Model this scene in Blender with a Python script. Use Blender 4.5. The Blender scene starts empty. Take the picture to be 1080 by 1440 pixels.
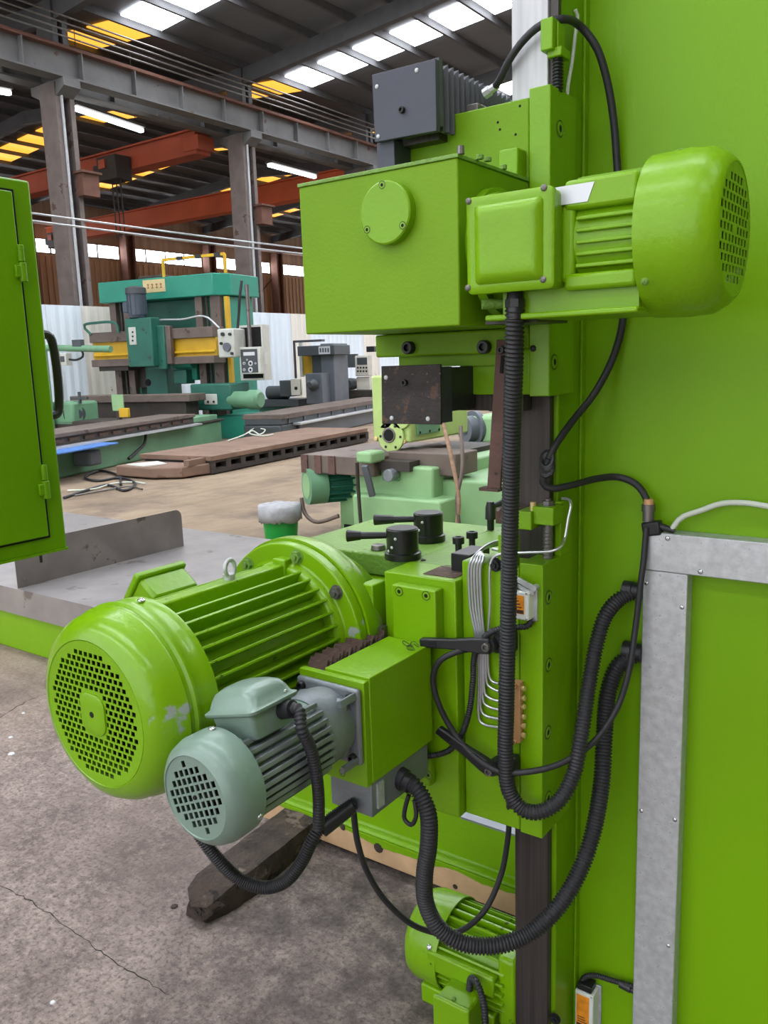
import bpy, bmesh, math, random
from mathutils import Vector, Matrix, Quaternion
from mathutils.geometry import delaunay_2d_cdt
random.seed(7)
SC = bpy.context.scene
COL = SC.collection

# ------------------------------------------------------------------ camera
F = 1170.0                      # focal length in pixels of the 1080x1440 photograph
CAM = Vector((0.0, 0.0, 1.55))
_yaw, _pit, _rol = (math.radians(a) for a in (-35.6, 10.42, -1.88))
FW = Vector((math.sin(_yaw)*math.cos(_pit), math.cos(_yaw)*math.cos(_pit), -math.sin(_pit)))
_r = Vector((math.cos(_yaw), -math.sin(_yaw), 0)); _u = _r.cross(FW)
RX = _r*math.cos(_rol) + _u*math.sin(_rol)
UP = -_r*math.sin(_rol) + _u*math.cos(_rol)
cd = bpy.data.cameras.new('camera'); co = bpy.data.objects.new('camera', cd); COL.objects.link(co)
cd.sensor_fit = 'VERTICAL'; cd.sensor_height = 36.0; cd.lens = 36.0*F/1440.0
cd.clip_start = 0.05; cd.clip_end = 300
_m = Matrix((RX, UP, -FW)).transposed().to_4x4(); _m.translation = CAM
co.matrix_world = _m
SC.camera = co

# ------------------------------------------------------------------ world, light, exposure
w = bpy.data.worlds.new('overcast'); SC.world = w; w.use_nodes = True
bg = w.node_tree.nodes['Background']; bg.inputs['Color'].default_value = (0.93, 0.96, 1.0, 1); bg.inputs['Strength'].default_value = 2.0
SKY_E = 13.5                     # brightness of the daylight panels in the roof
SC.view_settings.view_transform = 'Standard'; SC.view_settings.look = 'None'
SC.view_settings.exposure = 0.22; SC.view_settings.gamma = 1.0
SC.view_settings.use_curve_mapping = False

# ------------------------------------------------------------------ helpers
def P(x, y, ax, v):
    """pixel of the photograph -> point on the plane ax = v that the thing touches"""
    d = FW + RX*((x-540)/F) - UP*((y-720)/F)
    i = 'xyz'.index(ax); t = (v-CAM[i])/d[i]
    return CAM + d*t

def lin(c):
    return tuple(((v/255)/12.92 if v/255 <= .04045 else ((v/255+.055)/1.055)**2.4) for v in c)

MATS = {}
def mat(name, rgb, rough=.5, metal=0.0, var=.12, scale=6.0, bump=0.0, bscale=60.0, wear=None, coat=0.0, stretch=(1,1,1), spec=.5):
    m = bpy.data.materials.new(name); m.use_nodes = True; nt = m.node_tree; N = nt.nodes; L = nt.links
    b = N['Principled BSDF']; c = lin(rgb)
    b.inputs['Roughness'].default_value = rough; b.inputs['Metallic'].default_value = metal
    b.inputs['Specular IOR Level'].default_value = spec
    if coat: b.inputs['Coat Weight'].default_value = coat; b.inputs['Coat Roughness'].default_value = .15
    tc = N.new('ShaderNodeTexCoord'); mp = N.new('ShaderNodeMapping'); mp.inputs['Scale'].default_value = stretch
    L.new(tc.outputs['Object'], mp.inputs['Vector'])
    nz = N.new('ShaderNodeTexNoise'); nz.inputs['Scale'].default_value = scale; nz.inputs['Detail'].default_value = 5
    L.new(mp.outputs['Vector'], nz.inputs['Vector'])
    r = N.new('ShaderNodeValToRGB'); r.color_ramp.elements[0].position = .3; r.color_ramp.elements[1].position = .7
    r.color_ramp.elements[0].color = (*[max(0, k*(1-var)) for k in c], 1); r.color_ramp.elements[1].color = (*[min(1, k*(1+var)) for k in c], 1)
    L.new(nz.outputs['Fac'], r.inputs['Fac']); out = r.outputs['Color']
    for (wc, thr, wsc) in (wear or []):
        n2 = N.new('ShaderNodeTexNoise'); n2.inputs['Scale'].default_value = wsc; n2.inputs['Detail'].default_value = 6; n2.inputs['Roughness'].default_value = .6
        L.new(tc.outputs['Object'], n2.inputs['Vector'])
        r2 = N.new('ShaderNodeValToRGB'); r2.color_ramp.elements[0].position = thr; r2.color_ramp.elements[1].position = thr+.03
        L.new(n2.outputs['Fac'], r2.inputs['Fac'])
        mx = N.new('ShaderNodeMix'); mx.data_type = 'RGBA'
        L.new(r2.outputs['Color'], mx.inputs['Factor']); L.new(out, mx.inputs[6]); mx.inputs[7].default_value = (*lin(wc), 1)
        out = mx.outputs[2]
    L.new(out, b.inputs['Base Color'])
    if bump:
        n3 = N.new('ShaderNodeTexNoise'); n3.inputs['Scale'].default_value = bscale; n3.inputs['Detail'].default_value = 4
        L.new(mp.outputs['Vector'], n3.inputs['Vector'])
        bp = N.new('ShaderNodeBump'); bp.inputs['Strength'].default_value = bump; bp.inputs['Distance'].default_value = .01
        L.new(n3.outputs['Fac'], bp.inputs['Height']); L.new(bp.outputs['Normal'], b.inputs['Normal'])
    MATS[name] = m
    return m

def emit(name, rgb, s):
    m = bpy.data.materials.new(name); m.use_nodes = True; nt = m.node_tree
    b = nt.nodes['Principled BSDF']; b.inputs['Base Color'].default_value = (*lin(rgb), 1)
    b.inputs['Emission Color'].default_value = (*lin(rgb), 1); b.inputs['Emission Strength'].default_value = s
    MATS[name] = m
    return m

WLOC = {}; LOCAL = set()
class MB:
    """collects shapes in one bmesh"""
    def __init__(s): s.bm = bmesh.new()
    def quad(s, vs): s.bm.faces.new([s.bm.verts.new(v) for v in vs]); return s
    def box(s, x0, x1, y0, y1, z0, z1):
        v = [s.bm.verts.new((x, y, z)) for z in (z0, z1) for y in (y0, y1) for x in (x0, x1)]
        for f in ((0,2,3,1), (4,5,7,6), (0,1,5,4), (2,6,7,3), (0,4,6,2), (1,3,7,5)): s.bm.faces.new([v[i] for i in f])
        return s
    def obox(s, c, ax, ay, az, hx, hy, hz):
        c = Vector(c); ax, ay, az = Vector(ax).normalized()*hx, Vector(ay).normalized()*hy, Vector(az).normalized()*hz
        v = [s.bm.verts.new(c+ax*i+ay*j+az*k) for k in (-1, 1) for j in (-1, 1) for i in (-1, 1)]
        for f in ((0,2,3,1), (4,5,7,6), (0,1,5,4), (2,6,7,3), (0,4,6,2), (1,3,7,5)): s.bm.faces.new([v[i] for i in f])
        return s
    def beam(s, p0, p1, w, h, up=(0,0,1)):
        p0, p1 = Vector(p0), Vector(p1); d = (p1-p0).normalized(); sd = d.cross(Vector(up)).normalized(); u = sd.cross(d)
        return s.obox((p0+p1)/2, d, sd, u, (p1-p0).length/2, w/2, h/2)
    def prism(s, pts, vec):
        vec = Vector(vec); a = [s.bm.verts.new(p) for p in pts]; b = [s.bm.verts.new(Vector(p)+vec) for p in pts]
        s.bm.faces.new(a[::-1]); s.bm.faces.new(b); n = len(a)
        for i in range(n): s.bm.faces.new((a[i], a[(i+1) % n], b[(i+1) % n], b[i]))
        return s
    def lathe(s, prof, o, ax, seg=40, caps=(True, True)):
        o = Vector(o); ax = Vector(ax).normalized(); q = ax.to_track_quat('Z', 'Y'); rings = []
        for t, r in prof:
            rings.append([s.bm.verts.new(o + q @ Vector((r*math.cos(2*math.pi*k/seg), r*math.sin(2*math.pi*k/seg), t))) for k in range(seg)])
        for a, b in zip(rings, rings[1:]):
            for k in range(seg): s.bm.faces.new((a[k], a[(k+1) % seg], b[(k+1) % seg], b[k]))
        if caps[0]: s.bm.faces.new(rings[0][::-1])
        if caps[1]: s.bm.faces.new(rings[-1])
        return s
    def cyl(s, p0, p1, r, r2=None, seg=20):
        p0, p1 = Vector(p0), Vector(p1)
        return s.lathe([(0, r), ((p1-p0).length, r if r2 is None else r2)], p0, p1-p0, seg)
    def tube(s, pts, rad, seg=10, closed=False):
        """rad: number or list per point"""
        pts = [Vector(p) for p in pts]; n = len(pts); rings = []
        t0 = (pts[1]-pts[0]).normalized(); up = Vector((0, 0, 1)) if abs(t0.z) < .9 else Vector((1, 0, 0))
        nrm = (up - t0*up.dot(t0)).normalized()
        for i, p in enumerate(pts):
            t = (pts[min(i+1, n-1)]-pts[max(i-1, 0)]).normalized()
            nrm = (nrm - t*nrm.dot(t)).normalized(); bn = t.cross(nrm)
            r = rad[i] if isinstance(rad, (list, tuple)) else rad
            rings.append([s.bm.verts.new(p + (nrm*math.cos(2*math.pi*k/seg)+bn*math.sin(2*math.pi*k/seg))*r) for k in range(seg)])
        for a, b in zip(rings, rings[1:]):
            for k in range(seg): s.bm.faces.new((a[k], a[(k+1) % seg], b[(k+1) % seg], b[k]))
        s.bm.faces.new(rings[0][::-1]); s.bm.faces.new(rings[-1])
        return s
    def spin(s, cx, cz, deg):
        c, n = math.cos(math.radians(deg)), math.sin(math.radians(deg))
        for v in s.bm.verts:
            dx, dz = v.co.x-cx, v.co.z-cz; v.co.x, v.co.z = cx+dx*c-dz*n, cz+dx*n+dz*c
        return s
    def loft(s, rings, caps=True):
        rv = [[s.bm.verts.new(p) for p in r] for r in rings]; n = len(rv[0])
        for a, b in zip(rv, rv[1:]):
            for k in range(n): s.bm.faces.new((a[k], a[(k+1) % n], b[(k+1) % n], b[k]))
        if caps: s.bm.faces.new(rv[0][::-1]); s.bm.faces.new(rv[-1])
        return s
    def build(s, name, m, parent=None, bevel=0.0, seg=2, smooth=True, angle=35, keep=False):
        bm = s.bm; bmesh.ops.recalc_face_normals(bm, faces=bm.faces)
        me = bpy.data.meshes.new(name)
        xs = [v.co for v in bm.verts]
        if parent in LOCAL or keep: c = Vector((0, 0, 0))
        else:
            lo = Vector([min(v[i] for v in xs) for i in range(3)]); hi = Vector([max(v[i] for v in xs) for i in range(3)])
            c = (lo+hi)/2
            if parent is None: c.z = lo.z
            for v in bm.verts: v.co -= c
        bm.to_mesh(me); bm.free()
        me.materials.append(MATS[m] if isinstance(m, str) else m)
        if smooth:
            me.shade_smooth(); me.set_sharp_from_angle(angle=math.radians(angle))
        o = bpy.data.objects.new(name, me); COL.objects.link(o)
        if parent is not None:
            o.parent = parent; o.location = c - WLOC.get(parent, Vector())
            if parent in LOCAL: LOCAL.add(o); o.location = (0, 0, 0)
        else: o.location = c
        WLOC[o] = c
        if bevel:
            b = o.modifiers.new('bevel', 'BEVEL'); b.width = bevel; b.segments = seg; b.limit_method = 'ANGLE'; b.angle_limit = math.radians(40); b.harden_normals = False
        return o

def rrect(hu, hv, r, n=5):
    """outline of a rounded rectangle, 2-D"""
    out = []
    for cx, cy, a0 in ((hu-r, hv-r, 0), (-hu+r, hv-r, 90), (-hu+r, -hv+r, 180), (hu-r, -hv+r, 270)):
        for k in range(n+1):
            a = math.radians(a0+90*k/n); out.append((cx+r*math.cos(a), cy+r*math.sin(a)))
    return out
def tag(o, label, cat, group=None):
    o['label'] = label; o['category'] = cat
    if group: o['group'] = group
    return o
def thing(name, label, cat, loc, rz=None, group=None):
    o = bpy.data.objects.new(name, None); COL.objects.link(o); o.location = loc; o.empty_display_size = .05
    WLOC[o] = Vector(loc)
    if rz is not None: o.rotation_euler = (0, 0, rz); LOCAL.add(o)
    return tag(o, label, cat, group)
def struct(o): o['kind'] = 'structure'; return o

def spline(pts, step=.01):
    """smooth curve through points, evenly resampled"""
    pts = [Vector(p) for p in pts]; out = []
    for i in range(len(pts)-1):
        p0 = pts[i-1] if i else pts[0]*2-pts[1]; p1, p2 = pts[i], pts[i+1]; p3 = pts[i+2] if i+2 < len(pts) else pts[-1]*2-pts[-2]
        d = [max(1e-6, (b-a).length**.5) for a, b in ((p0, p1), (p1, p2), (p2, p3))]
        m1 = ((p1-p0)/d[0] - (p2-p0)/(d[0]+d[1]) + (p2-p1)/d[1])*d[1]; m2 = ((p2-p1)/d[1] - (p3-p1)/(d[1]+d[2]) + (p3-p2)/d[2])*d[1]
        for k in range(24):
            t = k/24; out.append(p1*(2*t**3-3*t*t+1)+m1*(t**3-2*t*t+t)+p2*(-2*t**3+3*t*t)+m2*(t**3-t*t))
    out.append(pts[-1]); res = [out[0]]; acc = 0
    for a, b in zip(out, out[1:]):
        l = (b-a).length
        while acc + l >= step:
            a = a + (b-a)*((step-acc)/l); res.append(a); l = (b-a).length; acc = 0
            if l < 1e-9: break
        acc += l
    if (res[-1]-out[-1]).length > step*.3: res.append(out[-1])
    return res

def cable(name, pts, r, m, label=None, cat='cable', parent=None, group=None, seg=10, step=.012):
    o = MB().tube(spline(pts, step), r, seg).build(name, m, parent, angle=60)
    if parent is None: tag(o, label, cat, group)
    return o
def hose(name, pts, r, m, label=None, pitch=.0075, cat='hose', parent=None, seg=14):
    """corrugated conduit: rings proud of the grooves"""
    ps = spline(pts, pitch/4); rad = [r if i % 4 in (0, 1) else r*.80 for i in range(len(ps))]
    o = MB().tube(ps, rad, seg).build(name, m, parent, angle=80)
    if parent is None: tag(o, label, cat)
    return o

CACHE = {}
def unit_mesh(kind, m):
    key = (kind, m)
    if key in CACHE: return CACHE[key]
    b = MB()
    hx = lambda r, z: [Vector((r*math.cos(k*math.pi/3), r*math.sin(k*math.pi/3), z)) for k in range(6)]
    if kind == 'socket':        # socket head cap screw, unit head radius, stands on z=0
        b.lathe([(0, .6), (0, 1), (1.0, 1), (1.12, .88), (1.12, .55), (.5, .5)], (0,0,0), (0,0,1), 16)
    elif kind == 'sunk':        # cap screw sunk in a counterbore: dark ring, head and hex recess
        b.lathe([(-.02, 1.28), (.04, 1.28), (.04, 1.16), (.012, 1.14), (.012, .98), (.06, .95), (.08, .88), (.08, .52), (.015, .5), (.012, .2)], (0,0,0), (0,0,1), 18)
    elif kind == 'hex':
        b.prism(hx(1, 0), (0,0,.75)); b.cyl((0,0,-.05), (0,0,.08), 1.25, seg=16); b.cyl((0,0,.7), (0,0,1.15), .5, seg=12)
    elif kind == 'pan':
        b.lathe([(0, 1), (.25, .97), (.5, .7), (.6, .3)], (0,0,0), (0,0,1), 14); b.box(-.6,.6,-.1,.1,.5,.66); b.box(-.1,.1,-.6,.6,.5,.66)
    me = b.build('tmp', m, keep=True); d = me.data; bpy.data.objects.remove(me)
    if kind == 'sunk':
        d.materials.append(MATS['void'])
        for p in d.polygons:
            zc = sum(d.vertices[i].co.z for i in p.vertices)/len(p.vertices)
            if zc < .02: p.material_index = 1; CACHE[key] = d
    return d
def bolt(parent, pos, direc, r, kind='socket', m='black_steel', name=None):
    nm = name or {'socket': 'cap_screw', 'sunk': 'cap_screw', 'hex': 'hex_bolt', 'pan': 'screw'}[kind]
    o = bpy.data.objects.new(nm, unit_mesh(kind, m)); COL.objects.link(o); o.parent = parent
    o.location = Vector(pos) - (Vector() if parent in LOCAL else WLOC.get(parent, Vector()))
    o.rotation_mode = 'QUATERNION'; o.rotation_quaternion = Vector(direc).to_track_quat('Z', 'Y'); o.scale = (r, r, r)
    return o

def perforated(name, R, holes, y, cx, cz, m, parent, normal='y', thick=.0015, ang=0.0):
    """disc with real holes; holes: list of (u,v,hu,hv,skew) in the disc plane"""
    vs = []; es = []
    n = 64
    for k in range(n): vs.append(Vector((R*math.cos(2*math.pi*k/n), R*math.sin(2*math.pi*k/n))))
    es += [(k, (k+1) % n) for k in range(n)]
    for (a, b, hu, hv, sk) in holes:
        i = len(vs); vs += [Vector((a-hu-sk, b-hv)), Vector((a+hu-sk, b-hv)), Vector((a+hu+sk, b+hv)), Vector((a-hu+sk, b+hv))]
        es += [(i, i+1), (i+1, i+2), (i+2, i+3), (i+3, i)]
    V, E, Fs, *_ = delaunay_2d_cdt(vs, es, [], 0, 1e-6)
    hs = {}
    for h in holes: hs.setdefault((int(h[0]//.02), int(h[1]//.02)), []).append(h)
    b = MB(); bv = []
    for v in V:
        p = (cx+v.x, y, cz+v.y) if normal == 'y' else (y, cx+v.x, cz+v.y)
        bv.append(b.bm.verts.new(p))
    for f in Fs:
        c = sum((V[i] for i in f), Vector((0, 0)))/len(f); k0, k1 = int(c.x//.02), int(c.y//.02); inside = False
        for i in (-1, 0, 1):
            for j in (-1, 0, 1):
                for (a, bb, hu, hv, sk) in hs.get((k0+i, k1+j), ()):
                    if abs(c.y-bb) < hv and abs(c.x-a-sk*(c.y-bb)/hv) < hu: inside = True
        if not inside:
            try: b.bm.faces.new([bv[i] for i in f])
            except ValueError: pass
    bmesh.ops.delete(b.bm, geom=[v for v in b.bm.verts if not v.link_faces], context='VERTS')
    if ang: b.spin(cx, cz, ang)
    o = b.build(name, m, parent, smooth=False)
    s = o.modifiers.new('thickness', 'SOLIDIFY'); s.thickness = thick; s.offset = 0
    return o

# ------------------------------------------------------------------ materials
GREEN = (116, 163, 4)
mat('green', GREEN, .36, 0, .07, 3, .10, 90, [((100, 136, 16), .72, 5)], coat=.08, spec=.35)
mat('green_wall', (112, 160, 2), .40, 0, .06, 1.5, .08, 40, [((96, 138, 4), .72, 3)], coat=0, spec=.25, stretch=(1.5, 1.5, .35))
mat('green_worn', GREEN, .30, 0, .07, 4, .10, 60, [((150, 160, 150), .67, 9), ((70, 96, 14), .68, 25)], coat=.2, spec=.4)
mat('green_rough', (110, 151, 12), .48, 0, .06, 4, .07, 160, [((98, 138, 20), .70, 8)], coat=0, spec=.25)
mat('green_cab', (104, 154, 2), .38, 0, .05, 2, .06, 60, coat=.05, spec=.3)
mat('green_dusty', (112, 150, 60), .5, 0, .12, 8, .35, 120, [((60, 64, 30), .66, 16)])
mat('primer', (196, 160, 122), .7, 0, .18, 9, .2, 40, [((120, 150, 50), .62, 6), ((60, 46, 34), .68, 8)])
mat('galv', (192, 195, 198), .38, .45, .14, 70, .05, 80, [((172, 176, 180), .62, 140)])
mat('way_steel', (136, 140, 146), .5, .4, .1, 8)
mat('way_pale', (182, 182, 184), .45, .45, .14, 5, stretch=(14, 14, .8), bump=.05, bscale=30)
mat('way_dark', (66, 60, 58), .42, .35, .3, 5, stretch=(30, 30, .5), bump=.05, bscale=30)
mat('steel_dull', (120, 116, 114), .42, .7, .2, 6, .08, 30, [((90, 84, 80), .62, 9)])
mat('tray_steel', (160, 156, 156), .36, .55, .14, 5, .06, 24, [((126, 120, 116), .62, 4)])
mat('splash_steel', (134, 128, 124), .45, .6, .22, 4, .06, 20, [((100, 92, 86), .62, 3)])
mat('rust', (86, 66, 56), .8, .1, .35, 30, .5, 120, [((140, 134, 130), .64, 70)])
mat('rust_plate', (58, 52, 52), .7, .2, .3, 20, .3, 160, [((92, 70, 60), .58, 30), ((124, 114, 108), .66, 150)])
mat('rust_arm', (98, 72, 66), .75, .15, .28, 12, .3, 90, [((60, 50, 46), .62, 40)])
mat('black_plate', (64, 66, 78), .5, .1, .1, 8, .08, 50, [((190, 190, 196), .74, 34)])
mat('bellows', (78, 80, 87), .6, 0, .15, 12)
mat('black_steel', (44, 44, 46), .38, .5, .15, 20)
mat('black_rubber', (38, 38, 42), .55, 0, .15, 20, .1, 200)
mat('black_plastic', (34, 34, 37), .42, 0, .12, 12)
mat('black_gloss', (24, 24, 26), .3, 0, .1, 12, wear=[((170, 175, 170), .78, 60)])
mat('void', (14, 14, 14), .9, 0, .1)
mat('chrome', (200, 202, 204), .25, .9, .05)
mat('brass', (222, 196, 140), .35, .5, .1)
mat('copper', (196, 150, 104), .45, .1, .12, 12)
mat('aluminium', (206, 208, 212), .3, .8, .05)
mat('motor_grey', (118, 140, 128), .38, .1, .08, 6, .08, 60, [((150, 140, 110), .72, 12)], coat=.2)
mat('motor_cast', (128, 134, 138), .48, .45, .12, 14, .15, 120)
mat('plate_white', (205, 208, 212), .4, .3, .06, 20)
mat('white_plastic', (214, 218, 210), .45, 0, .05)
mat('label_orange', (226, 140, 30), .5, 0, .25, 60)
mat('label_dark', (70, 40, 24), .6)
mat('wood_dark', (58, 47, 40), .9, 0, .5, 14, .9, 60, [((104, 90, 80), .62, 9), ((30, 24, 20), .60, 22)])
mat('cloth_grey', (160, 160, 164), .9, 0, .15, 14, .3, 60)
mat('bucket_green', (22, 158, 62), .4, 0, .06)
mat('cable_white', (196, 204, 190), .5, 0, .06)

# ================================================================== the hall
def concrete():
    m = bpy.data.materials.new('concrete'); m.use_nodes = True; N = m.node_tree.nodes; L = m.node_tree.links; b = N['Principled BSDF']
    b.inputs['Roughness'].default_value = .85; b.inputs['Specular IOR Level'].default_value = .25
    geo = N.new('ShaderNodeNewGeometry')
    def noise(sc, lo, hi, st=(1, 1, 1), det=6):
        mp = N.new('ShaderNodeMapping'); mp.inputs['Scale'].default_value = st; L.new(geo.outputs['Position'], mp.inputs['Vector'])
        n = N.new('ShaderNodeTexNoise'); n.inputs['Scale'].default_value = sc; n.inputs['Detail'].default_value = det; n.inputs['Roughness'].default_value = .65
        L.new(mp.outputs['Vector'], n.inputs['Vector']); r = N.new('ShaderNodeMapRange'); r.inputs[1].default_value = lo; r.inputs[2].default_value = hi
        L.new(n.outputs['Fac'], r.inputs[0]); return r.outputs[0]
    def mix(f, a, c):
        x = N.new('ShaderNodeMix'); x.data_type = 'RGBA'
        for k, v in ((0, f), (6, a), (7, c)):
            if isinstance(v, tuple): x.inputs[k].default_value = (*lin(v), 1)
            elif isinstance(v, float): x.inputs[k].default_value = v
            else: L.new(v, x.inputs[k])
        return x.outputs[2]
    def times(a, c):
        x = N.new('ShaderNodeMath'); x.operation = 'MULTIPLY'
        for k, v in ((0, a), (1, c)):
            if isinstance(v, float): x.inputs[k].default_value = v
            else: L.new(v, x.inputs[k])
        return x.outputs[0]
    grime = mix(noise(5, .35, .65), (104, 92, 88), (150, 135, 128))          # trodden grime round the machine
    grime = mix(noise(28, .45, .75), grime, (168, 152, 144)); grime = mix(times(noise(75, .47, .66), .85), grime, (84, 75, 72)); grime = mix(times(noise(140, .58, .70), .7), grime, (190, 176, 168))
    dust = mix(noise(1.2, .35, .65, (1, .35, 1)), (124, 108, 90), (158, 140, 118)) # pale dust on the open aisle
    sep = N.new('ShaderNodeVectorMath'); sep.operation = 'DISTANCE'; sep.inputs[1].default_value = (-.5, .8, 0); L.new(geo.outputs['Position'], sep.inputs[0])
    far = N.new('ShaderNodeMapRange'); far.inputs[1].default_value = 2.6; far.inputs[2].default_value = 5.0; L.new(sep.outputs['Value'], far.inputs[0])
    c = mix(far.outputs[0], grime, dust)
    c = mix(times(noise(1.1, .50, .68), .7), c, (92, 80, 76))                     # oil and tyre stains
    oil = N.new('ShaderNodeVectorMath'); oil.operation = 'DISTANCE'; oil.inputs[1].default_value = (-1.25, 1.6, 0); L.new(geo.outputs['Position'], oil.inputs[0])
    om = N.new('ShaderNodeMapRange'); om.inputs[1].default_value = .75; om.inputs[2].default_value = .25; L.new(oil.outputs['Value'], om.inputs[0])
    c = mix(times(times(om.outputs[0], noise(9, .3, .6)), .8), c, (62, 56, 56))    # spilled oil below the motors
    L.new(c, b.inputs['Base Color'])
    n = N.new('ShaderNodeTexNoise'); n.inputs['Scale'].default_value = 40; n.inputs['Detail'].default_value = 6; L.new(geo.outputs['Position'], n.inputs['Vector'])
    bp = N.new('ShaderNodeBump'); bp.inputs['Strength'].default_value = .5; bp.inputs['Distance'].default_value = .012
    L.new(n.outputs['Fac'], bp.inputs['Height']); L.new(bp.outputs['Normal'], b.inputs['Normal']); MATS['concrete'] = m
concrete()
mat('roof_sheet', (98, 100, 105), .7, .1, .12, .8)
mat('purlin_steel', (84, 84, 86), .7, .2, .15, 3)
mat('column_steel', (120, 110, 106), .7, .2, .2, 3, .1, 20, [((92, 74, 66), .62, 3)])
mat('rail_steel', (110, 110, 110), .65, .2, .15, 2, .1, 20, [((96, 72, 62), .64, 2)])
mat('rail_rust', (110, 76, 64), .8, .1, .2, 4)
mat('crane_red', (164, 78, 54), .65, 0, .15, 1, .05, 10)
mat('crane_orange', (200, 96, 58), .65, 0, .12, 1, .05, 10)
mat('crane_dark', (54, 52, 52), .7, .1, .2, 3)
mat('cladding', (178, 146, 120), .8, 0, .2, .6, stretch=(1, 6, .3))
mat('hoarding', (228, 240, 252), .6, 0, .06, 1, stretch=(1, 5, .3), wear=[((196, 190, 184), .74, 1.2)])
mat('hoarding_cream', (232, 228, 218), .65, 0, .1, 1.4, stretch=(1, 8, .2), wear=[((176, 140, 116), .66, 1.5)])
mat('frame_brown', (106, 82, 68), .75, .1, .15, 2)
emit('sky_white', (244, 248, 255), SKY_E)
emit('sky_yellow', (252, 178, 66), 1.25)
emit('window_light', (246, 250, 255), 9)
emit('daylight_glow', (250, 252, 255), 5.0)  # glow standing in for the daylight gaps under the runway

RB = [9.92, .083]           # eaves height, roof slope
def rz2(x):
    return RB[0] + RB[1]*(10.5 - abs((x+39) % 21 - 10.5))      # equal bays, the right one unseen and added for its light, 21 m each
o = MB().box(-40, 9, -14, 62, -.2, 0).build('floor', 'concrete', smooth=False); struct(o); FLOOR = o
# a long saw-cut joint and a hairline crack in the slab
for pts in ([(0, 1243), (60, 1278), (120, 1322), (175, 1362), (240, 1400)], [(0, 1010), (40, 985), (90, 968)]):
    p3 = [P(x, y, 'z', .0008) for x, y in pts]
    b = MB(); b.tube([q+Vector((random.uniform(-.006, .006), random.uniform(-.006, .006), 0)) for q in spline(p3, .02)], [random.uniform(.0003, .0013) for q in spline(p3, .02)], 6); b.build('crack', 'void', FLOOR)
ceil = MB()
for (x0, x1) in ((-39, -28.5), (-28.5, -18), (-18, -7.5), (-7.5, 3), (3, 8.3)):  # last strip roofs an unseen bay, added for its light
    za, zb = rz2(x0+1e-4), rz2(x1-1e-4)
    ceil.prism([(x0, -12, za), (x1, -12, zb), (x1, -12, zb+.15), (x0, -12, za+.15)], (0, 72, 0))
CEIL = struct(ceil.build('ceiling', 'roof_sheet', smooth=False))
def shared(name, me, parent, loc, rot=None):
    o = bpy.data.objects.new(name, me); COL.objects.link(o); o.parent = parent; o.location = Vector(loc)-WLOC.get(parent, Vector())
    if rot: o.rotation_euler = rot
    return o
def mesh_of(b, m, name='piece'):
    o = b.build(name, m, keep=True); d = o.data; bpy.data.objects.remove(o); return d
pur = mesh_of(MB().box(-.04, .04, -36, 36, -.18, 0), 'purlin_steel')
for i in range(36):
    x = -38.055 + i*1.27
    shared('purlin', pur, CEIL, (x, 24, rz2(x)-.005))
PH = [12.65+6*k for k in range(-4, 9)]
for y in PH:
    b = MB()
    for (x0, x1) in ((-38.9, -28.5), (-28.5, -18.1), (-17.9, -7.5), (-7.5, 2.9), (3.1, 7.9)):
        za, zb = rz2(x0)-.2, rz2(x1)-.2
        b.prism([(x0, y-.1, za-.42), (x1, y-.1, zb-.42), (x1, y-.1, zb), (x0, y-.1, za)], (0, .2, 0))
    b.build('rafter', 'purlin_steel', CEIL, smooth=False)
sl = math.atan(RB[1])
pan_w = mesh_of(MB().box(-.52, .52, -.62, .62, -.03, 0), 'sky_white'); pan_y = mesh_of(MB().box(-.52, .52, -.62, .62, -.03, 0), 'sky_yellow')
for k in range(-4, 7):
    y = 15.0 + 5.9*k
    for i in range(15):
        x = -17.1 + 1.27*i
        if x > 2.3: continue
        shared('skylight_panel', pan_w, CEIL, (x, y, rz2(x)-.02), (0, -sl if x < -7.5 else sl, 0))
        if x+21 < 7.5: shared('skylight_panel', pan_w, CEIL, (x+21, y, rz2(x+21)-.02), (0, -sl if x < -7.5 else sl, 0))  # unseen panels, added to brighten the faces turned right
    if k < -1: continue
    for i in range(15):
        x = -18.55 - 1.27*i
        if (i*7+k*3) % 5 == 4 and i > 2: continue
        shared('skylight_panel', pan_y, CEIL, (x, y, rz2(x)-.02), (0, sl if x > -28.5 else -sl, 0))
# far wall with its window band
wl = struct(MB().box(-39.3, -39, -12, 62, 0, 10.1).build('wall_left', 'cladding', smooth=False))
b = MB()
for i in range(140): b.box(-39.0, -38.95, 10+i*.36, 10.14+i*.36, .3, 7.2)
b.build('wall_rib', 'cladding', wl, smooth=False)['kind'] = 'stuff'
for k in range(9):
    y0 = 18.75+6*k-12
    wn = struct(MB().box(-38.99, -38.95, y0, y0+5.6, 7.32, 8.06).build('window_%d' % (k+1), 'frame_brown'))
    for j in range(4):
        MB().box(-38.95, -38.93, y0+.06+j*1.4, y0+1.34+j*1.4, 7.38, 8.0).build('pane', 'window_light', wn, smooth=False)
for k in range(9):
    y = 12.65+6*k-6
    c = MB().box(-38.85, -38.3, y-.3, y-.18, 0, 8.6).box(-38.85, -38.3, y+.18, y+.3, 0, 8.6).box(-38.62, -38.52, y-.2, y+.2, 0, 8.6).build('steel_column', 'rail_rust', smooth=False)
    tag(c, 'rust brown steel column standing against the far windowed wall', 'column', 'columns along the far wall')
g = MB().box(-38.4, -38.0, 0, 60, 8.62, 8.68).box(-38.4, -38.0, 0, 60, 9.0, 9.06).box(-38.24, -38.16, 0, 60, 8.68, 9.0).build('crane_beam', 'rail_rust', smooth=False)
tag(g, 'rust brown crane runway beam above the far window band', 'beam')
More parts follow.
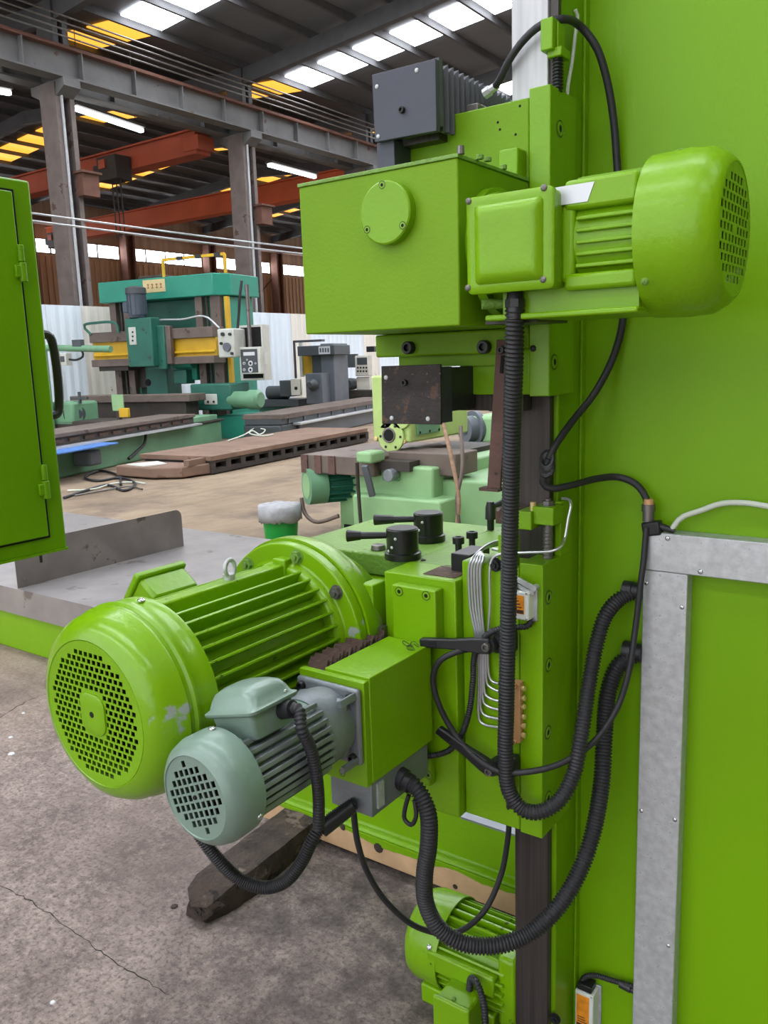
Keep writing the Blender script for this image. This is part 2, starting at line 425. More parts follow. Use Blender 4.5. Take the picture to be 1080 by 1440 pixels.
for i, (y0, y1) in enumerate(((30.8, 36.4), (36.8, 42.4))):
    b = MB().beam((-38.905, y0, 2.2), (-38.905, y1, 7.0), .08, .05, (1, 0, 0)).beam((-38.905, y1, 2.2), (-38.905, y0, 7.0), .08, .05, (1, 0, 0))
    o = b.build('cross_brace', 'frame_brown', smooth=False); o.name = 'cross_brace'
    tag(o, 'thin brown diagonal cross brace on the far brown wall', 'brace', 'cross braces on the far wall')
struct(MB().box(8.0, 8.3, -12, 62, 0, 10.4).build('unseen_wall_right', 'frame_brown', smooth=False))  # unseen wall, set here to hold back light from the right

# ------------------------------------------------------------------ column row and crane runway between the two bays
for k, y in enumerate((6.75, 12.65, 18.65, 24.55, 30.5, 36.5)):
    t = thing('steel_column', ['bare steel column left of the tall boarding', 'grey brown steel column rising behind the white boarding left of the gantry', 'grey brown steel column rising behind the teal gantry', 'grey steel column of the row past the teal gantry, under the runway',
               'grey steel column of the row past the teal gantry, under the runway', 'grey steel column of the row past the teal gantry, under the runway'][k], 'column', (-18, y, 0), 0.0, 'columns of the middle row' if k > 2 else None)
    MB().box(-.3, .3, -.25, -.13, 0, 8.0).build('flange', 'column_steel', t, smooth=False)
    MB().box(-.3, .3, .13, .25, 0, 8.0).build('flange', 'column_steel', t, smooth=False)
    MB().box(-.06, .06, -.13, .13, 0, 8.0).build('web', 'column_steel', t, smooth=False)
    MB().box(-.3, .3, -.16, -.02, 8.0, 9.75).box(-.3, .3, .1, .24, 8.0, 9.75).box(-.05, .05, -.05, .12, 8.0, 9.75).build('upper_post', 'purlin_steel', t, smooth=False)
    MB().prism([(-.65, -.22, 8.03), (.62, -.22, 8.03), (.62, -.22, 7.86), (.32, -.22, 7.7), (-.32, -.22, 7.7), (-.65, -.22, 7.86)], (0, .44, 0)).build('bracket', 'rail_steel', t, smooth=False)
    MB().cyl((.32, -.1, 0), (.32, -.1, 8.0), .035, seg=8).build('down_pipe', 'galv', t)
    MB().box(.3, .55, .1, .55, 5.55, 6.05).box(.26, .62, .05, .6, 6.05, 6.1).build('bracket', 'rail_rust', t, smooth=False)
for x, lab in ((-17.6, 'long grey crane runway beam with stiffeners facing the machine hall'), (-18.45, 'long grey crane runway beam behind its twin, on the red crane side')):
    t = thing('crane_beam', lab, 'beam', (x, 20, 8.03))
    MB().box(x-.2, x+.2, -8, 60, 8.66, 8.70).build('top_flange', 'rail_rust', t, smooth=False)
    MB().box(x-.2, x+.2, -8, 60, 8.04, 8.08).build('bottom_flange', 'rail_steel', t, smooth=False)
    MB().box(x-.03, x+.03, -8, 60, 8.08, 8.66).build('web', 'rail_steel', t, smooth=False)
    for k in range(30): MB().box(x+.03, x+.18, 4+k*1.5, 4.03+k*1.5, 8.08, 8.66).build('stiffener', 'rail_steel', t, smooth=False)
    MB().box(x-.04, x+.04, -8, 60, 8.70, 8.80).build('rail', 'rail_rust', t, smooth=False)
for k in range(4):
    cable('conductor_bar', [(-17.25+.05*k, -6, 8.86+.12*k), (-17.25+.05*k, 20, 8.84+.12*k), (-17.25+.05*k, 58, 8.86+.12*k)], .022, 'steel_dull', 'thin grey conductor line running along above the crane runway', 'cable', group='lines above the runway', step=1.0, seg=6)
# cranes in the far bay
def crane(y, z0, z1, lab, hoist_x, m='crane_red'):
    t = thing('bridge_crane', lab, 'crane', (-28, y, z0))
    MB().box(-37.9, -18.8, y-.28, y+.28, z0, z1).build('girder', m, t, bevel=.02)
    MB().box(-37.9, -18.8, y-.36, y+.36, z1, z1+.05).build('walkway', m, t)
    MB().box(-19.3, -18.66, y-.32, y+.32, z0+.1, z0+.5).build('end_carriage', m, t, bevel=.02)
    h = MB().box(hoist_x-.5, hoist_x+.4, y-.9, y-.3, z0-.35, z0+.35).box(hoist_x-.9, hoist_x-.5, y-.75, y-.45, z0-.15, z0+.2).build('hoist', 'crane_dark', t, bevel=.03)
    MB().box(hoist_x-.35, hoist_x-.05, y-.95, y-.9, z0+.0, z0+.25).build('hoist_plate', 'crane_red', h)
    for dx in (-.2, 0, .2): MB().cyl((hoist_x+dx, y-.6, z0-2.0), (hoist_x+dx, y-.6, z0-.3), .02, seg=6).build('rope', 'crane_dark', h)
crane(17.9, 7.5, 8.12, 'rust red bridge crane girder with black hoist hanging under it', P(163, 248, 'y', 17.3).x)
crane(25.6, 7.62, 8.35, 'orange red bridge crane girder farther off behind the other crane', -36.5, 'crane_orange')
for i, (pa, pb, lab) in enumerate((((104, 152), (200, 184), 'white glowing bar standing in for a daylight gap under the runway behind the column left of the gantry'), ((378, 232), (443, 249), 'white glowing bar standing in for a daylight gap under the runway beside the green gearbox'), ((-40, 122), (14, 131), 'white glowing bar standing in for a daylight gap under the runway above the green control cabinet'))):
    a, c = P(*pa, 'x', -18.9), P(*pb, 'x', -18.9)
    t = thing('daylight_strip', lab, 'daylight strip', (a+c)/2)  # glowing bar put in for a daylight gap between the roofs
    MB().beam(a, c, .12, .09).build('tube', 'daylight_glow', t)
    MB().beam(a+Vector((0, 0, .09)), c+Vector((0, 0, .09)), .3, .06).build('added_reflector', 'rail_steel', t)  # made-up cover and hangers around the glowing bar
    for q in (.1, .9):
        p = a.lerp(c, q); MB().cyl(p+Vector((0, 0, .1)), (p.x, p.y, rz2(p.x)-.01), .01, seg=6).build('added_hanger', 'purlin_steel', t)
for z, lab in ((4.35, 'upper taut steel wire stretched across the hall before the gantry'), (4.22, 'lower taut steel wire stretched across the hall before the gantry')):
    cable('steel_wire', [(-14, 2.0, z), (-14, 12, z-.06), (-14, 18, z-.03), (-14, 30, z-.03)], .02, 'galv', lab, 'wire', step=.8, seg=6)
# white boarding in front of the columns
FX = -17.35
hb = thing('boarding', 'white and cream corrugated sheet boarding behind the gantry machine', 'fence', (FX, 18, 0))
ys = [4.0 + .92*k for k in range(33)]
for k, y in enumerate(ys):
    m = 'hoarding_cream' if k in (9, 10, 17, 21) else 'hoarding'
    top = 3.0 if y < 22 else 2.95
    pts = []
    n = 8
    for j in range(n+1):
        yy = y + .91*j/n; pts.append((FX + (.0 if j % 2 else .018), yy))
    b = MB()
    vs = [(b.bm.verts.new((px, py, 0)), b.bm.verts.new((px, py, top))) for px, py in pts]
    for a, c in zip(vs, vs[1:]): b.bm.faces.new((a[0], c[0], c[1], a[1]))
    o = b.build('sheet', m, hb, smooth=False); s = o.modifiers.new('thickness', 'SOLIDIFY'); s.thickness = .01; s.offset = 0
MB().box(FX-.12, FX-.05, 4, 34, 2.5, 2.58).box(FX-.12, FX-.05, 4, 34, .6, .68).build('rail', 'frame_brown', hb, smooth=False)

# ================================================================== machines in the background
mat('teal', (38, 138, 116), .45, 0, .12, 2, .05, 20, [((70, 110, 96), .66, 4)])
mat('teal_dark', (36, 100, 84), .5, 0, .15, 3, .05, 20, [((40, 60, 54), .64, 5)])
mat('mint', (140, 180, 128), .45, 0, .1, 3, .05, 20, [((104, 150, 104), .66, 4)])
mat('mint_yellow', (176, 200, 120), .45, 0, .08, 4, .05, 20)
mat('mint_bed', (104, 150, 116), .5, 0, .12, 2, .05, 20, [((120, 150, 124), .66, 3)])
mat('iron_brown', (110, 97, 90), .6, .3, .2, 3, .15, 30, [((80, 66, 60), .62, 5)])
mat('iron_dark', (66, 60, 56), .6, .3, .2, 4, .15, 30)
mat('rust_bed', (128, 103, 88), .75, .1, .2, 2.5, .15, 30, [((110, 84, 70), .62, 4)])
mat('yellow_way', (206, 164, 28), .5, 0, .1, 4)
mat('yellow_rail', (214, 170, 30), .5, 0, .1, 4)
mat('machine_grey', (96, 102, 110), .5, 0, .1, 3, .05, 20)
mat('machine_greydark', (66, 72, 76), .5, 0, .1, 3)
mat('machine_cream', (206, 204, 192), .5, 0, .08, 5, wear=[((120, 90, 66), .68, 8)])
mat('panel_grey', (196, 198, 190), .5, 0, .06, 5)
mat('motor_blue', (74, 84, 96), .5, .1, .12, 6)
mat('sign_cream', (206, 190, 140), .6, 0, .1, 8)
mat('sign_red', (150, 70, 40), .6)
mat('blue_tray', (70, 120, 190), .5)
mat('wood_pale', (150, 120, 96), .8, 0, .2, 6, stretch=(1, 1, 6))
mat('pink_tape', (226, 96, 90), .6)

class Frame:
    """upright frame turned about z; pick() turns a pixel into local coordinates on one of its planes"""
    def __init__(s, o, deg): s.o = Vector(o); s.a = math.radians(deg); s.R = Matrix.Rotation(s.a, 3, 'Z'); s.I = s.R.transposed()
    def pick(s, x, y, ax, v):
        d = s.I @ (FW + RX*((x-540)/F) - UP*((y-720)/F)); c = s.I @ (CAM - s.o)
        i = 'xyz'.index(ax); return c + d*((v-c[i])/d[i])
    def thing(s, name, label, cat, group=None): return thing(name, label, cat, s.o, s.a, group)
    def fbox(s, name, m, parent, r, y, depth, bevel=.01, **k):
        a, b = s.pick(r[0], r[1], 'y', y), s.pick(r[2], r[3], 'y', y)
        c, d = s.pick(r[2], r[1], 'y', y), s.pick(r[0], r[3], 'y', y)
        return MB().box((a.x+d.x)/2, (b.x+c.x)/2, y, y+depth, (b.z+d.z)/2, (a.z+c.z)/2).build(name, m, parent, bevel=bevel, **k)
    def fcyl(s, name, m, parent, px, py, y, r, depth, **k):
        c = s.pick(px, py, 'y', y); return MB().cyl((c.x, y, c.z), (c.x, y+depth, c.z), r).build(name, m, parent, bevel=.004, **k)

# ------------------------------------------------------------------ teal double-column gantry machine
G = Frame((-13.2, 12.85, 0), 10.6)
t = G.thing('gantry_machine', 'teal double column gantry milling machine with yellow crossrail', 'machine')
MB().prism([(-3.4, 0, 3.0), (-.25, 0, 3.0), (0, .3, 3.0), (0, 1.4, 3.0), (-3.4, 1.4, 3.0)], (0, 0, .46)).build('top_beam', 'teal', t, bevel=.02)
sg = G.fbox('nameplate', 'sign_cream', t, (201, 393, 232, 411), -.012, .012, 0)
for k in range(4):
    c = G.pick(208+6*k, 402.5-.4*k, 'y', -.016); MB().box(c.x-.03, c.x+.03, -.016, -.012, c.z-.05, c.z-.035).box(c.x-.03, c.x+.03, -.016, -.012, c.z+.02, c.z+.035).box(c.x-.008, c.x+.008, -.016, -.012, c.z-.05, c.z+.05).build('sign_mark', 'sign_red', sg)
for x0, x1 in ((-3.25, -2.6), (-.85, -.12)):
    MB().box(x0, x1, .25, 1.3, 0, 3.0).build('column', 'teal_dark' if x0 < -2 else 'teal', t, bevel=.02)
    MB().box(x0+.02, x0+.2, .12, .25, .25, 3.0).build('guideway', 'iron_brown', t)
    MB().box(x0+.42, x1-.06, .12, .25, .25, 3.0).build('guideway', 'iron_brown', t)
    MB().cyl((x0+.3, .18, .3), (x0+.3, .18, 3.0), .03, seg=10).build('lead_screw', 'iron_dark', t)
MB().box(-.12, -.04, .2, .3, .9, 2.98).build('cable_duct', 'yellow_way', t)
MB().box(-2.6, -2.52, .2, .3, 2.3, 2.98).build('cable_duct', 'yellow_way', t)
MB().box(-2.6, -.85, .45, .9, 2.35, 3.0).build('tie_beam', 'teal_dark', t, bevel=.02)
# crossrail
MB().box(-3.5, -.1, -.32, .1, 2.12, 2.34).build('crossrail_way', 'iron_brown', t, bevel=.01)
MB().box(-3.5, -.1, -.32, .1, 1.58, 1.74).build('crossrail_way', 'iron_brown', t, bevel=.01)
MB().box(-3.5, -.1, -.22, .12, 1.74, 2.12).build('crossrail_web', 'yellow_way', t)
MB().cyl((-3.45, -.26, 1.83), (-.1, -.26, 1.83), .03, seg=10).build('feed_screw', 'yellow_way', t)
MB().box(-3.35, -2.5, -.25, .1, 1.48, 1.58).build('rail_foot', 'iron_dark', t)
hd = G.fbox('railhead', 'teal_dark', t, (178, 447, 214, 516), -.62, .3, .02)
G.fbox('saddle', 'teal_dark', t, (205, 458, 232, 520), -.44, .14, .02)
G.fbox('clamp_plate', 'iron_brown', t, (228, 458, 240, 512), -.40, .12)
G.fbox('switch_panel', 'panel_grey', hd, (181, 460, 191, 485), -.64, .02)
for yy in (467, 473, 479): G.fcyl('push_button', 'black_plastic', hd, 186, yy, -.66, .02, .02)
c = G.pick(193, 447, 'y', -.5)
m_ = MB().lathe([(0, .17), (.06, .19), (.06, .2), (.5, .2), (.5, .22), (.62, .21), (.66, .12)], (c.x, -.48, c.z), (0, 0, 1), 24).build('drive_motor', 'motor_blue', t)
MB().lathe([(0, .225), (.12, .22), (.16, .13)], (c.x, -.48, c.z+.50), (0, 0, 1), 24).build('fan_cowl', 'machine_greydark', m_)
MB().box(c.x-.3, c.x-.17, -.6, -.4, c.z+.12, c.z+.34).build('terminal_box', 'motor_blue', m_, bevel=.015)
for k in range(12):
    a = k*math.pi/6; MB().obox((c.x+.2*math.cos(a), -.48+.2*math.sin(a), c.z+.28), (math.cos(a), math.sin(a), 0), (-math.sin(a), math.cos(a), 0), (0, 0, 1), .012, .006, .2).build('fin', 'motor_blue', m_)
gb = G.fbox('feed_gearbox', 'panel_grey', t, (306, 462, 329, 503), -.45, .5, .03)
for (px, py, r) in ((312, 470, .04), (322, 470, .03), (318, 488, .09), (310, 483, .03), (325, 497, .03)): G.fcyl('dial', 'black_plastic' if r < .05 else 'machine_grey', gb, px, py, -.5, r, .05)
cable('pipe', [(-2.0, -.3, 2.36), (-1.6, -.28, 2.52), (-.9, -.28, 2.52), (-.3, -.25, 2.55), (0, -.2, 2.3)], .02, 'galv', parent=t, step=.1)
cable('pipe', [(-3.4, -.35, 2.3), (-3.55, -.4, 2.5), (-3.2, -.4, 2.55), (-2.6, -.4, 2.5), (-2.55, -.4, 2.3)], .03, 'teal_dark', parent=t, step=.1)
# electric cabinet on the right column, pendant in front of it
ec = G.fbox('electric_cabinet', 'panel_grey', t, (336, 457, 370, 535), -.02, .3, .01)
G.fbox('cabinet_opening', 'void', ec, (340, 460, 368, 532), -.03, .02, 0)
pn = G.fbox('pendant', 'panel_grey', t, (337, 488, 366, 526), -.25, .16, .01)
G.fbox('pendant_face', 'machine_greydark', pn, (339, 491, 362, 524), -.262, .012, 0)
G.fbox('display', 'plate_white', pn, (342, 495, 358, 500), -.268, .008, 0)
for (px, py, r, m) in ((352, 511, .055, 'plate_white'), (352, 520, .055, 'plate_white'), (343, 511, .03, 'plate_white'), (343, 520, .03, 'plate_white'), (347, 506, .02, 'plate_white'), (359, 511, .02, 'plate_white')):
    G.fcyl('dial', m, pn, px, py, -.28, r, .02); G.fcyl('dial', 'black_plastic', pn, px, py, -.285, r*.5, .01)
G.fbox('side_box', 'panel_grey', t, (368, 495, 375, 512), -.1, .1, 0)
c0, c1 = G.pick(352, 488, 'y', -.17), G.pick(347, 400, 'y', -.17)
MB().cyl(c0, c1, .045, seg=10).build('pendant_pole', 'steel_dull', t)
cable('cable', [G.pick(340, 395, 'y', -.05), G.pick(337, 420, 'y', -.1), G.pick(336, 440, 'y', -.05), G.pick(334, 462, 'y', -.05)], .03, 'black_rubber', parent=t, step=.08)
# yellow guard rail on top
for x in (-1.75, -.1): MB().cyl((x, .3, 3.46), (x, .3, 3.86), .035, seg=8).build('rail_post', 'yellow_rail', t)
MB().beam((-1.75, .3, 3.86), (-.1, .3, 3.86), .06, .06).build('guard_rail', 'yellow_rail', t)
for x in (-1.35, -.85, -.35): MB().box(x, x+.16, .26, .34, 3.82, 3.90).build('stripe', 'black_plastic', t)
MB().box(-2.5, -1.8, .3, .8, 3.46, 3.56).build('drive_cover', 'iron_dark', t, bevel=.04)
# side head with motor, table
sh = G.fbox('side_head', 'teal_dark', t, (268, 540, 325, 577), -.75, .7, .03)
G.fbox('switch_panel', 'panel_grey', sh, (287, 554, 305, 569), -.76, .02)
for px in (292, 300): G.fcyl('push_button', 'black_plastic', sh, px, 565, -.78, .025, .02)
c = G.pick(322, 562, 'y', -.6); e = G.pick(352, 562, 'y', -.6)
sm = MB().lathe([(0, .14), (.1, .17), ((e-c).length, .17)], c, e-c, 24).build('side_motor', 'mint_bed', t)
MB().lathe([(0, .2), (.2, .2), (.26, .15), (.26, .1)], e, e-c, 24).build('fan_cowl', 'mint_bed', sm)
G.fbox('tool_block', 'teal', t, (247, 502, 276, 535), .1, .4, .03)
c = G.pick(258, 510, 'y', 0); MB().cyl((c.x-.2, -.05, c.z), (c.x+.3, -.05, c.z), .12).build('tool_motor', 'teal', t)
G.fbox('tool_slide', 'teal_dark', t, (244, 520, 262, 540), -.1, .3, .02)
G.fbox('bed', 'teal', t, (300, 585, 350, 622), -.5, 1.3, .02)
G.fbox('ram', 'iron_dark', t, (178, 500, 208, 546), .25, .4, .02)
G.fbox('column_base', 'teal_dark', t, (206, 512, 236, 575), .1, .5, .02)
G.fcyl('bore', 'void', t, 208, 538, .09, .08, .02)
# long worktable in front of the gantry, on its own bed
T = Frame((-13.5, 11.3, 0), 14)
t = T.thing('planer_table', 'long dark brown iron planer table on its bed before the gantry', 'table')
T.fbox('table_top', 'iron_brown', t, (98, 556, 266, 566), -.1, .6, .01)
T.fbox('table_body', 'iron_dark', t, (110, 566, 262, 590), 0.0, .45, .01)
T.fbox('table_bed', 'iron_dark', t, (150, 588, 262, 606), .0, .45, .01)

# ------------------------------------------------------------------ mint bed with slotted table, left
B = Frame((-11.0, 7.8, 0), 90+19)          # local x runs along the bed, away
t = B.thing('machine_bed', 'mint green machine bed with a slotted iron table on top', 'machine')
MB().box(-2.2, 4.2, -.0, .65, 0, .44).build('bed', 'mint_bed', t, bevel=.03)
MB().box(-2.2, 4.25, -.04, .65, .44, .48).build('bed_top', 'iron_dark', t, bevel=.01)
MB().box(-2.2, 3.0, -.10, .65, .60, .66).build('slotted_table', 'iron_brown', t, bevel=.01)
MB().box(-2.2, 3.0, -.05, .6, .48, .60).build('table_side', 'iron_dark', t)
for k in range(14): MB().box(-2.1+k*.36, -1.88+k*.36, -.07, -.05, .52, .57).build('slot', 'rust', t)
MB().box(-2.2, 3.05, -.2, -.05, .45, .48).build('chip_tray', 'galv', t)
MB().box(-1.6, -.1, -.5, -.2, .42, .45).build('oil_pan', 'blue_tray', t, bevel=.01)
MB().box(-.55, -.25, -.30, -.0, .14, .36).build('pump', 'machine_grey', t, bevel=.03)
MB().box(3.05, 4.0, -.02, .6, .48, .58).build('end_block', 'mint_bed', t, bevel=.01)
cable('drain_hose', [(1.35, -.06, .45), (1.3, -.06, .3), (1.0, -.08, .18), (.7, -.12, .1)], .025, 'black_rubber', parent=t, step=.06)
# headstock standing behind it
A = Frame((-13.6, 9.6, 0), 12)
t = A.thing('headstock', 'mint green headstock with dark chuck on the bed by the cabinet', 'machine')
A.fbox('housing', 'mint_bed', t, (60, 566, 103, 600), 0, .7, .05)
c = A.pick(112, 582, 'y', .2); MB().lathe([(-.2, .2), (0, .24), (0, .16), (.1, .16), (.1, .1), (.14, .08)], (c.x-.1, .2, c.z), (.9, -.4, 0), 24).build('chuck', 'machine_greydark', t)
c = A.pick(112, 560, 'y', .2); MB().cyl((c.x, .2, c.z-.1), (c.x, .2, c.z+.12), .03).box(c.x-.2, c.x+.2, .18, .22, c.z-.02, c.z+.02).build('hand_wheel', 'machine_greydark', t)
MB().box(-1.3, .3, 0, .8, 0, .58).build('pedestal', 'iron_dark', t, bevel=.02)
# swing arm with switch box
t = A.thing('pendant_arm', 'mint green swing arm with small grey switch box over the bed', 'arm')
a, c = A.pick(60, 489, 'y', -.1), A.pick(156, 491, 'y', -.1)
MB().cyl(a, c, .06, seg=12).build('arm', 'mint_bed', t)
MB().cyl((a.x, -.1, 0), (a.x, -.1, a.z+.05), .08, seg=12).build('post', 'mint_bed', t)
A.fbox('switch_box', 'panel_grey', t, (80, 497, 93, 514), -.2, .15, .01)
A.fbox('display', 'machine_greydark', t, (83, 501, 90, 509), -.21, .02, 0)
cable('cable', [A.pick(113, 489, 'y', -.12), A.pick(117, 500, 'y', -.12), A.pick(108, 506, 'y', -.12), A.pick(94, 505, 'y', -.12)], .02, 'black_rubber', parent=t, step=.06)
p = A.pick(110, 484, 'y', -.1); MB().box(p.x-.1, p.x+.1, -.15, -.05, p.z-.05, p.z+.08).build('clamp', 'machine_greydark', t)
# small green guard with yellow foot
gp = thing('chip_guard', 'small mint green guard plate with yellow foot beside the planer table', 'guard', (*A.o.xy, 0), A.a)
A.fbox('plate', 'mint', gp, (157, 555, 173, 578), -.1, .03)
A.fbox('foot', 'yellow_way', gp, (167, 574, 180, 587), -.12, .06)
c = A.pick(167, 580, 'y', -.05); MB().box(c.x-.03, c.x+.03, -.08, 0, 0, c.z+.1).build('post', 'iron_dark', gp)

# ------------------------------------------------------------------ long loose iron bed plate on the floor
I = Frame((-8.82, 8.15, 0), 90+7.5)        # local x away along the plate, local y to the left
t = I.thing('iron_bed_plate', 'long rusty brown iron table lying on the floor with slots in its side', 'iron plate')
MB().box(0, 4.6, 0, 1.36, .20, .27).build('top_plate', 'rust_bed', t, bevel=.006)
MB().box(0, 4.6, .0, 1.3, .02, .06).build('bottom_flange', 'iron_dark', t)
MB().box(0, 4.55, .13, 1.25, .06, .20).build('core', 'void', t)
for k in range(14):
    MB().box(k*.35, .11+k*.35, .015, .135, .06, .20).build('web_rib', 'iron_dark', t)
for z0, z1 in ((.06, .09), (.165, .20)): MB().box(0, 4.6, .02, .135, z0, z1).build('side_strip', 'iron_dark', t)
MB().prism([(-.62, .55, .02), (-.45, .15, .02), (.06, .02, .02), (.06, 1.34, .02), (-.55, 1.3, .02)], (0, 0, .15)).build('end_ramp', 'rust_bed', t, bevel=.02)
MB().box(-.35, .05, .1, .2, .17, .25).build('end_lip', 'rust_bed', t)
c = I.R @ Vector((-.3, .9, 0)) + I.o
tag(MB().prism([c+Vector(v) for v in ((-.25, -.2, .172), (.2, -.25, .172), (.28, .1, .172), (-.1, .25, .172))], (0, 0, .012)).build('plastic_sheet', 'white_plastic'), 'white plastic sheet lying on the end of the rusty iron plate', 'sheet')
# cables lying about
def floor_coil(pts, lab, r=.018, m='black_rubber', z=.02): cable('loose_cable', [P(x, y, 'z', z+.002*(i % 3)) for i, (x, y) in enumerate(pts)], r, m, lab, 'cable', step=.06, seg=8)
floor_coil([(90, 700), (120, 690), (150, 682), (175, 690), (190, 680), (165, 672), (140, 676), (120, 672), (140, 662), (165, 668), (170, 682)], 'dark cable tangled on the floor before the mint green bed')
floor_coil([(95, 690), (130, 688), (160, 680), (185, 678), (205, 680)], 'grey cable trailing over the floor before the mint green bed', .012, 'cable_white')
floor_coil([(105, 697), (150, 689), (180, 684), (200, 688)], 'thin pale cable trailing beside the dark tangled cable', .012, 'steel_dull')
def plate_coil(pts, lab, m): cable('loose_cable', [P(x, y, 'z', .285) for i, (x, y) in enumerate(pts)], .014, m, lab, 'cable', step=.06, seg=8)
plate_coil([(320, 620), (340, 613), (355, 606), (365, 611), (372, 604), (360, 602), (352, 610), (372, 613), (385, 611)], 'pale cable coiled on top of the rusty iron plate', 'cable_white')
floor_coil([(262, 776), (290, 765), (318, 762), (330, 768), (318, 775), (300, 776), (322, 780), (345, 772)], 'dark cable looped on the floor between tray and green bucket', .012)

# ------------------------------------------------------------------ grey milling machines to the right of the gantry
K = Frame((-13.6, 18.3, 0), 12)
t = K.thing('milling_machine', 'grey column milling machine with white sign under the green gearbox', 'machine')
K.fbox('column', 'machine_grey', t, (452, 483, 470, 568), 0, .9, .02)
K.fbox('column_window', 'yellow_way', t, (422, 498, 440, 528), .35, .1, 0)
K.fbox('column_side', 'machine_greydark', t, (440, 498, 453, 568), .1, .6, 0)
K.fbox('column_side', 'panel_grey', t, (421, 480, 425, 530), .3, .1, 0)
hd = K.fbox('top_head', 'machine_greydark', t, (418, 486, 470, 500), -.2, 1.0, .02)
sgn = K.fbox('sign', 'plate_white', hd, (448, 487, 464, 498), -.21, .01, 0)
for k in range(4): K.fbox('sign_mark', 'motor_blue', sgn, (449.5+3.6*k, 489.5, 451.7+3.6*k, 495.5), -.214, .004, 0)
K.fbox('top_arm', 'machine_greydark', t, (412, 478, 452, 481), -.05, .2, 0)
K.fbox('arm_post', 'machine_greydark', t, (413, 480, 415, 532), -.05, .06, 0)
kn = K.fbox('knee', 'machine_grey', t, (430, 525, 453, 568), -.5, .5, .02)
c = K.pick(441, 541, 'y', -.55); MB().lathe([(0, .14), (.1, .16), (.18, .13), (.3, .08)], (c.x, -.5, c.z), (0, -1, 0), 24).build('spindle', 'machine_greydark', t)
K.fbox('feed_box', 'machine_greydark', t, (393, 535, 410, 558), -.3, .5, .02)
K.fbox('switch_panel', 'machine_cream', t, (409, 533, 422, 556), -.45, .1, .01)
K.fcyl('push_button', 'black_plastic', t, 416, 546, -.46, .05, .02)
c = K.pick(386, 552, 'y', 0); MB().cyl((c.x-.2, 0, c.z), (c.x+.45, 0, c.z), .19).build('feed_motor', 'machine_greydark', t, bevel=.03)
K.fbox('table', 'machine_greydark', t, (362, 562, 420, 572), -.3, 1.0, .01)
K.fbox('saddle_base', 'teal_dark', t, (364, 570, 402, 600), -.2, 1.0, .02)
K.fcyl('inspection_hole', 'void', t, 379, 586, -.215, .06, .02)
J = Frame((-10.95, 12.05, 0), 90+15)
t = J.thing('milling_bed', 'long grey steel table on a grey green bed behind the rusty iron plate', 'machine')
MB().box(0, 6.5, .0, .9, .46, .56).build('table', 'iron_brown', t, bevel=.01)
MB().box(0, 6.5, .05, .85, .36, .46).build('table_side', 'machine_greydark', t)
for k in range(9): MB().box(.3+k*.7, .34+k*.7, .03, .06, .36, .46).build('rib', 'machine_grey', t)
MB().box(.5, 6.5, -.12, .05, .31, .36).build('oil_gutter', 'galv', t, bevel=.01)
MB().box(.7, 6.5, .0, .9, 0, .33).build('bed', 'machine_grey', t, bevel=.02)
MB().box(0, .7, .05, .9, .0, .36).build('end_block', 'machine_greydark', t, bevel=.05)
Q = Frame((-11.0, 20.2, 0), 8)
t = Q.thing('control_pendant', 'cream control panel on a cream machine beneath the green gearbox', 'machine')
Q.fbox('panel', 'machine_cream', t, (499, 500, 518, 529), 0, .25, .03)
Q.fbox('screen', 'machine_greydark', t, (502, 503, 516, 513), -.01, .012, 0)
for px in (503, 507, 511, 515):
    for py in (517, 522): Q.fcyl('push_button', 'black_plastic', t, px, py, -.02, .03, .02)
Q.fbox('head', 'machine_cream', t, (501, 530, 520, 549), .1, .5, .03)
c = Q.pick(494, 540, 'y', .1); MB().lathe([(0, .16), (.3, .18), (.4, .12)], (c.x, .3, c.z), (0, -1, 0), 20).build('chuck', 'machine_greydark', t)
Q.fbox('table', 'iron_dark', t, (478, 549, 528, 558), 0, .7, .01)
Q.fbox('pedestal', 'machine_greydark', t, (480, 557, 526, 582), .05, .6, .02)
c = Q.pick(503, 570, 'y', .05); MB().box(c.x-.3, c.x+.3, .1, .6, 0, c.z).build('pedestal_foot', 'machine_greydark', t)
Q.fbox('arm', 'machine_greydark', t, (478, 498, 502, 517), .4, .1, .01)
Q.fbox('lamp_head', 'black_plastic', t, (515, 487, 526, 495), 0, .2, .01)
Q.fbox('post', 'machine_cream', t, (471, 496, 479, 565), .5, .3, .02)

# ------------------------------------------------------------------ light green boring machine behind the slide
Y0 = 5.7
N = Frame((-3.9, Y0, 0), 0)
t = N.thing('boring_machine', 'light green boring machine with flanged head behind the black bellows plate', 'machine')
hb2 = N.fbox('head', 'mint_yellow', t, (523, 528, 577, 622), 0, .95, .02)
N.fbox('gear_cover', 'mint', hb2, (577, 560, 578, 612), .02, .4, 0)
c = N.pick(577, 600, 'y', 0); XR = c.x
MB().box(XR, XR+.03, .08, .42, .92, 1.2).build('gear_cover', 'mint_bed', hb2, bevel=.006)
for y_ in (.1, .25, .4):
    for z_ in (.94, 1.18): bolt(hb2, (XR+.03, y_, z_), (1, 0, 0), .012, 'pan', 'black_steel')
for y_ in (.46, .62, .78): MB().box(XR-.005, XR+.004, y_, y_+.09, .93, 1.06).build('core_opening', 'wood_pale', hb2)
MB().cyl((XR, .3, 1.07), (XR+.06, .3, 1.07), .025).build('plug', 'mint_bed', hb2)
f = N.fcyl('flange', 'mint_yellow', t, 549, 617-3, -.03, .13, .03)
c = N.pick(549, 614, 'y', -.03)
N.fcyl('bore', 'void', t, 546, 612, -.045, .05, .02); N.fcyl('bore_ring', 'steel_dull', t, 546, 612, -.04, .065, .015)
for k in range(6): bolt(f, (c.x+.1*math.cos(k*1.047), -.03, c.z+.1*math.sin(k*1.047)), (0, -1, 0), .012, 'pan', 'black_steel')
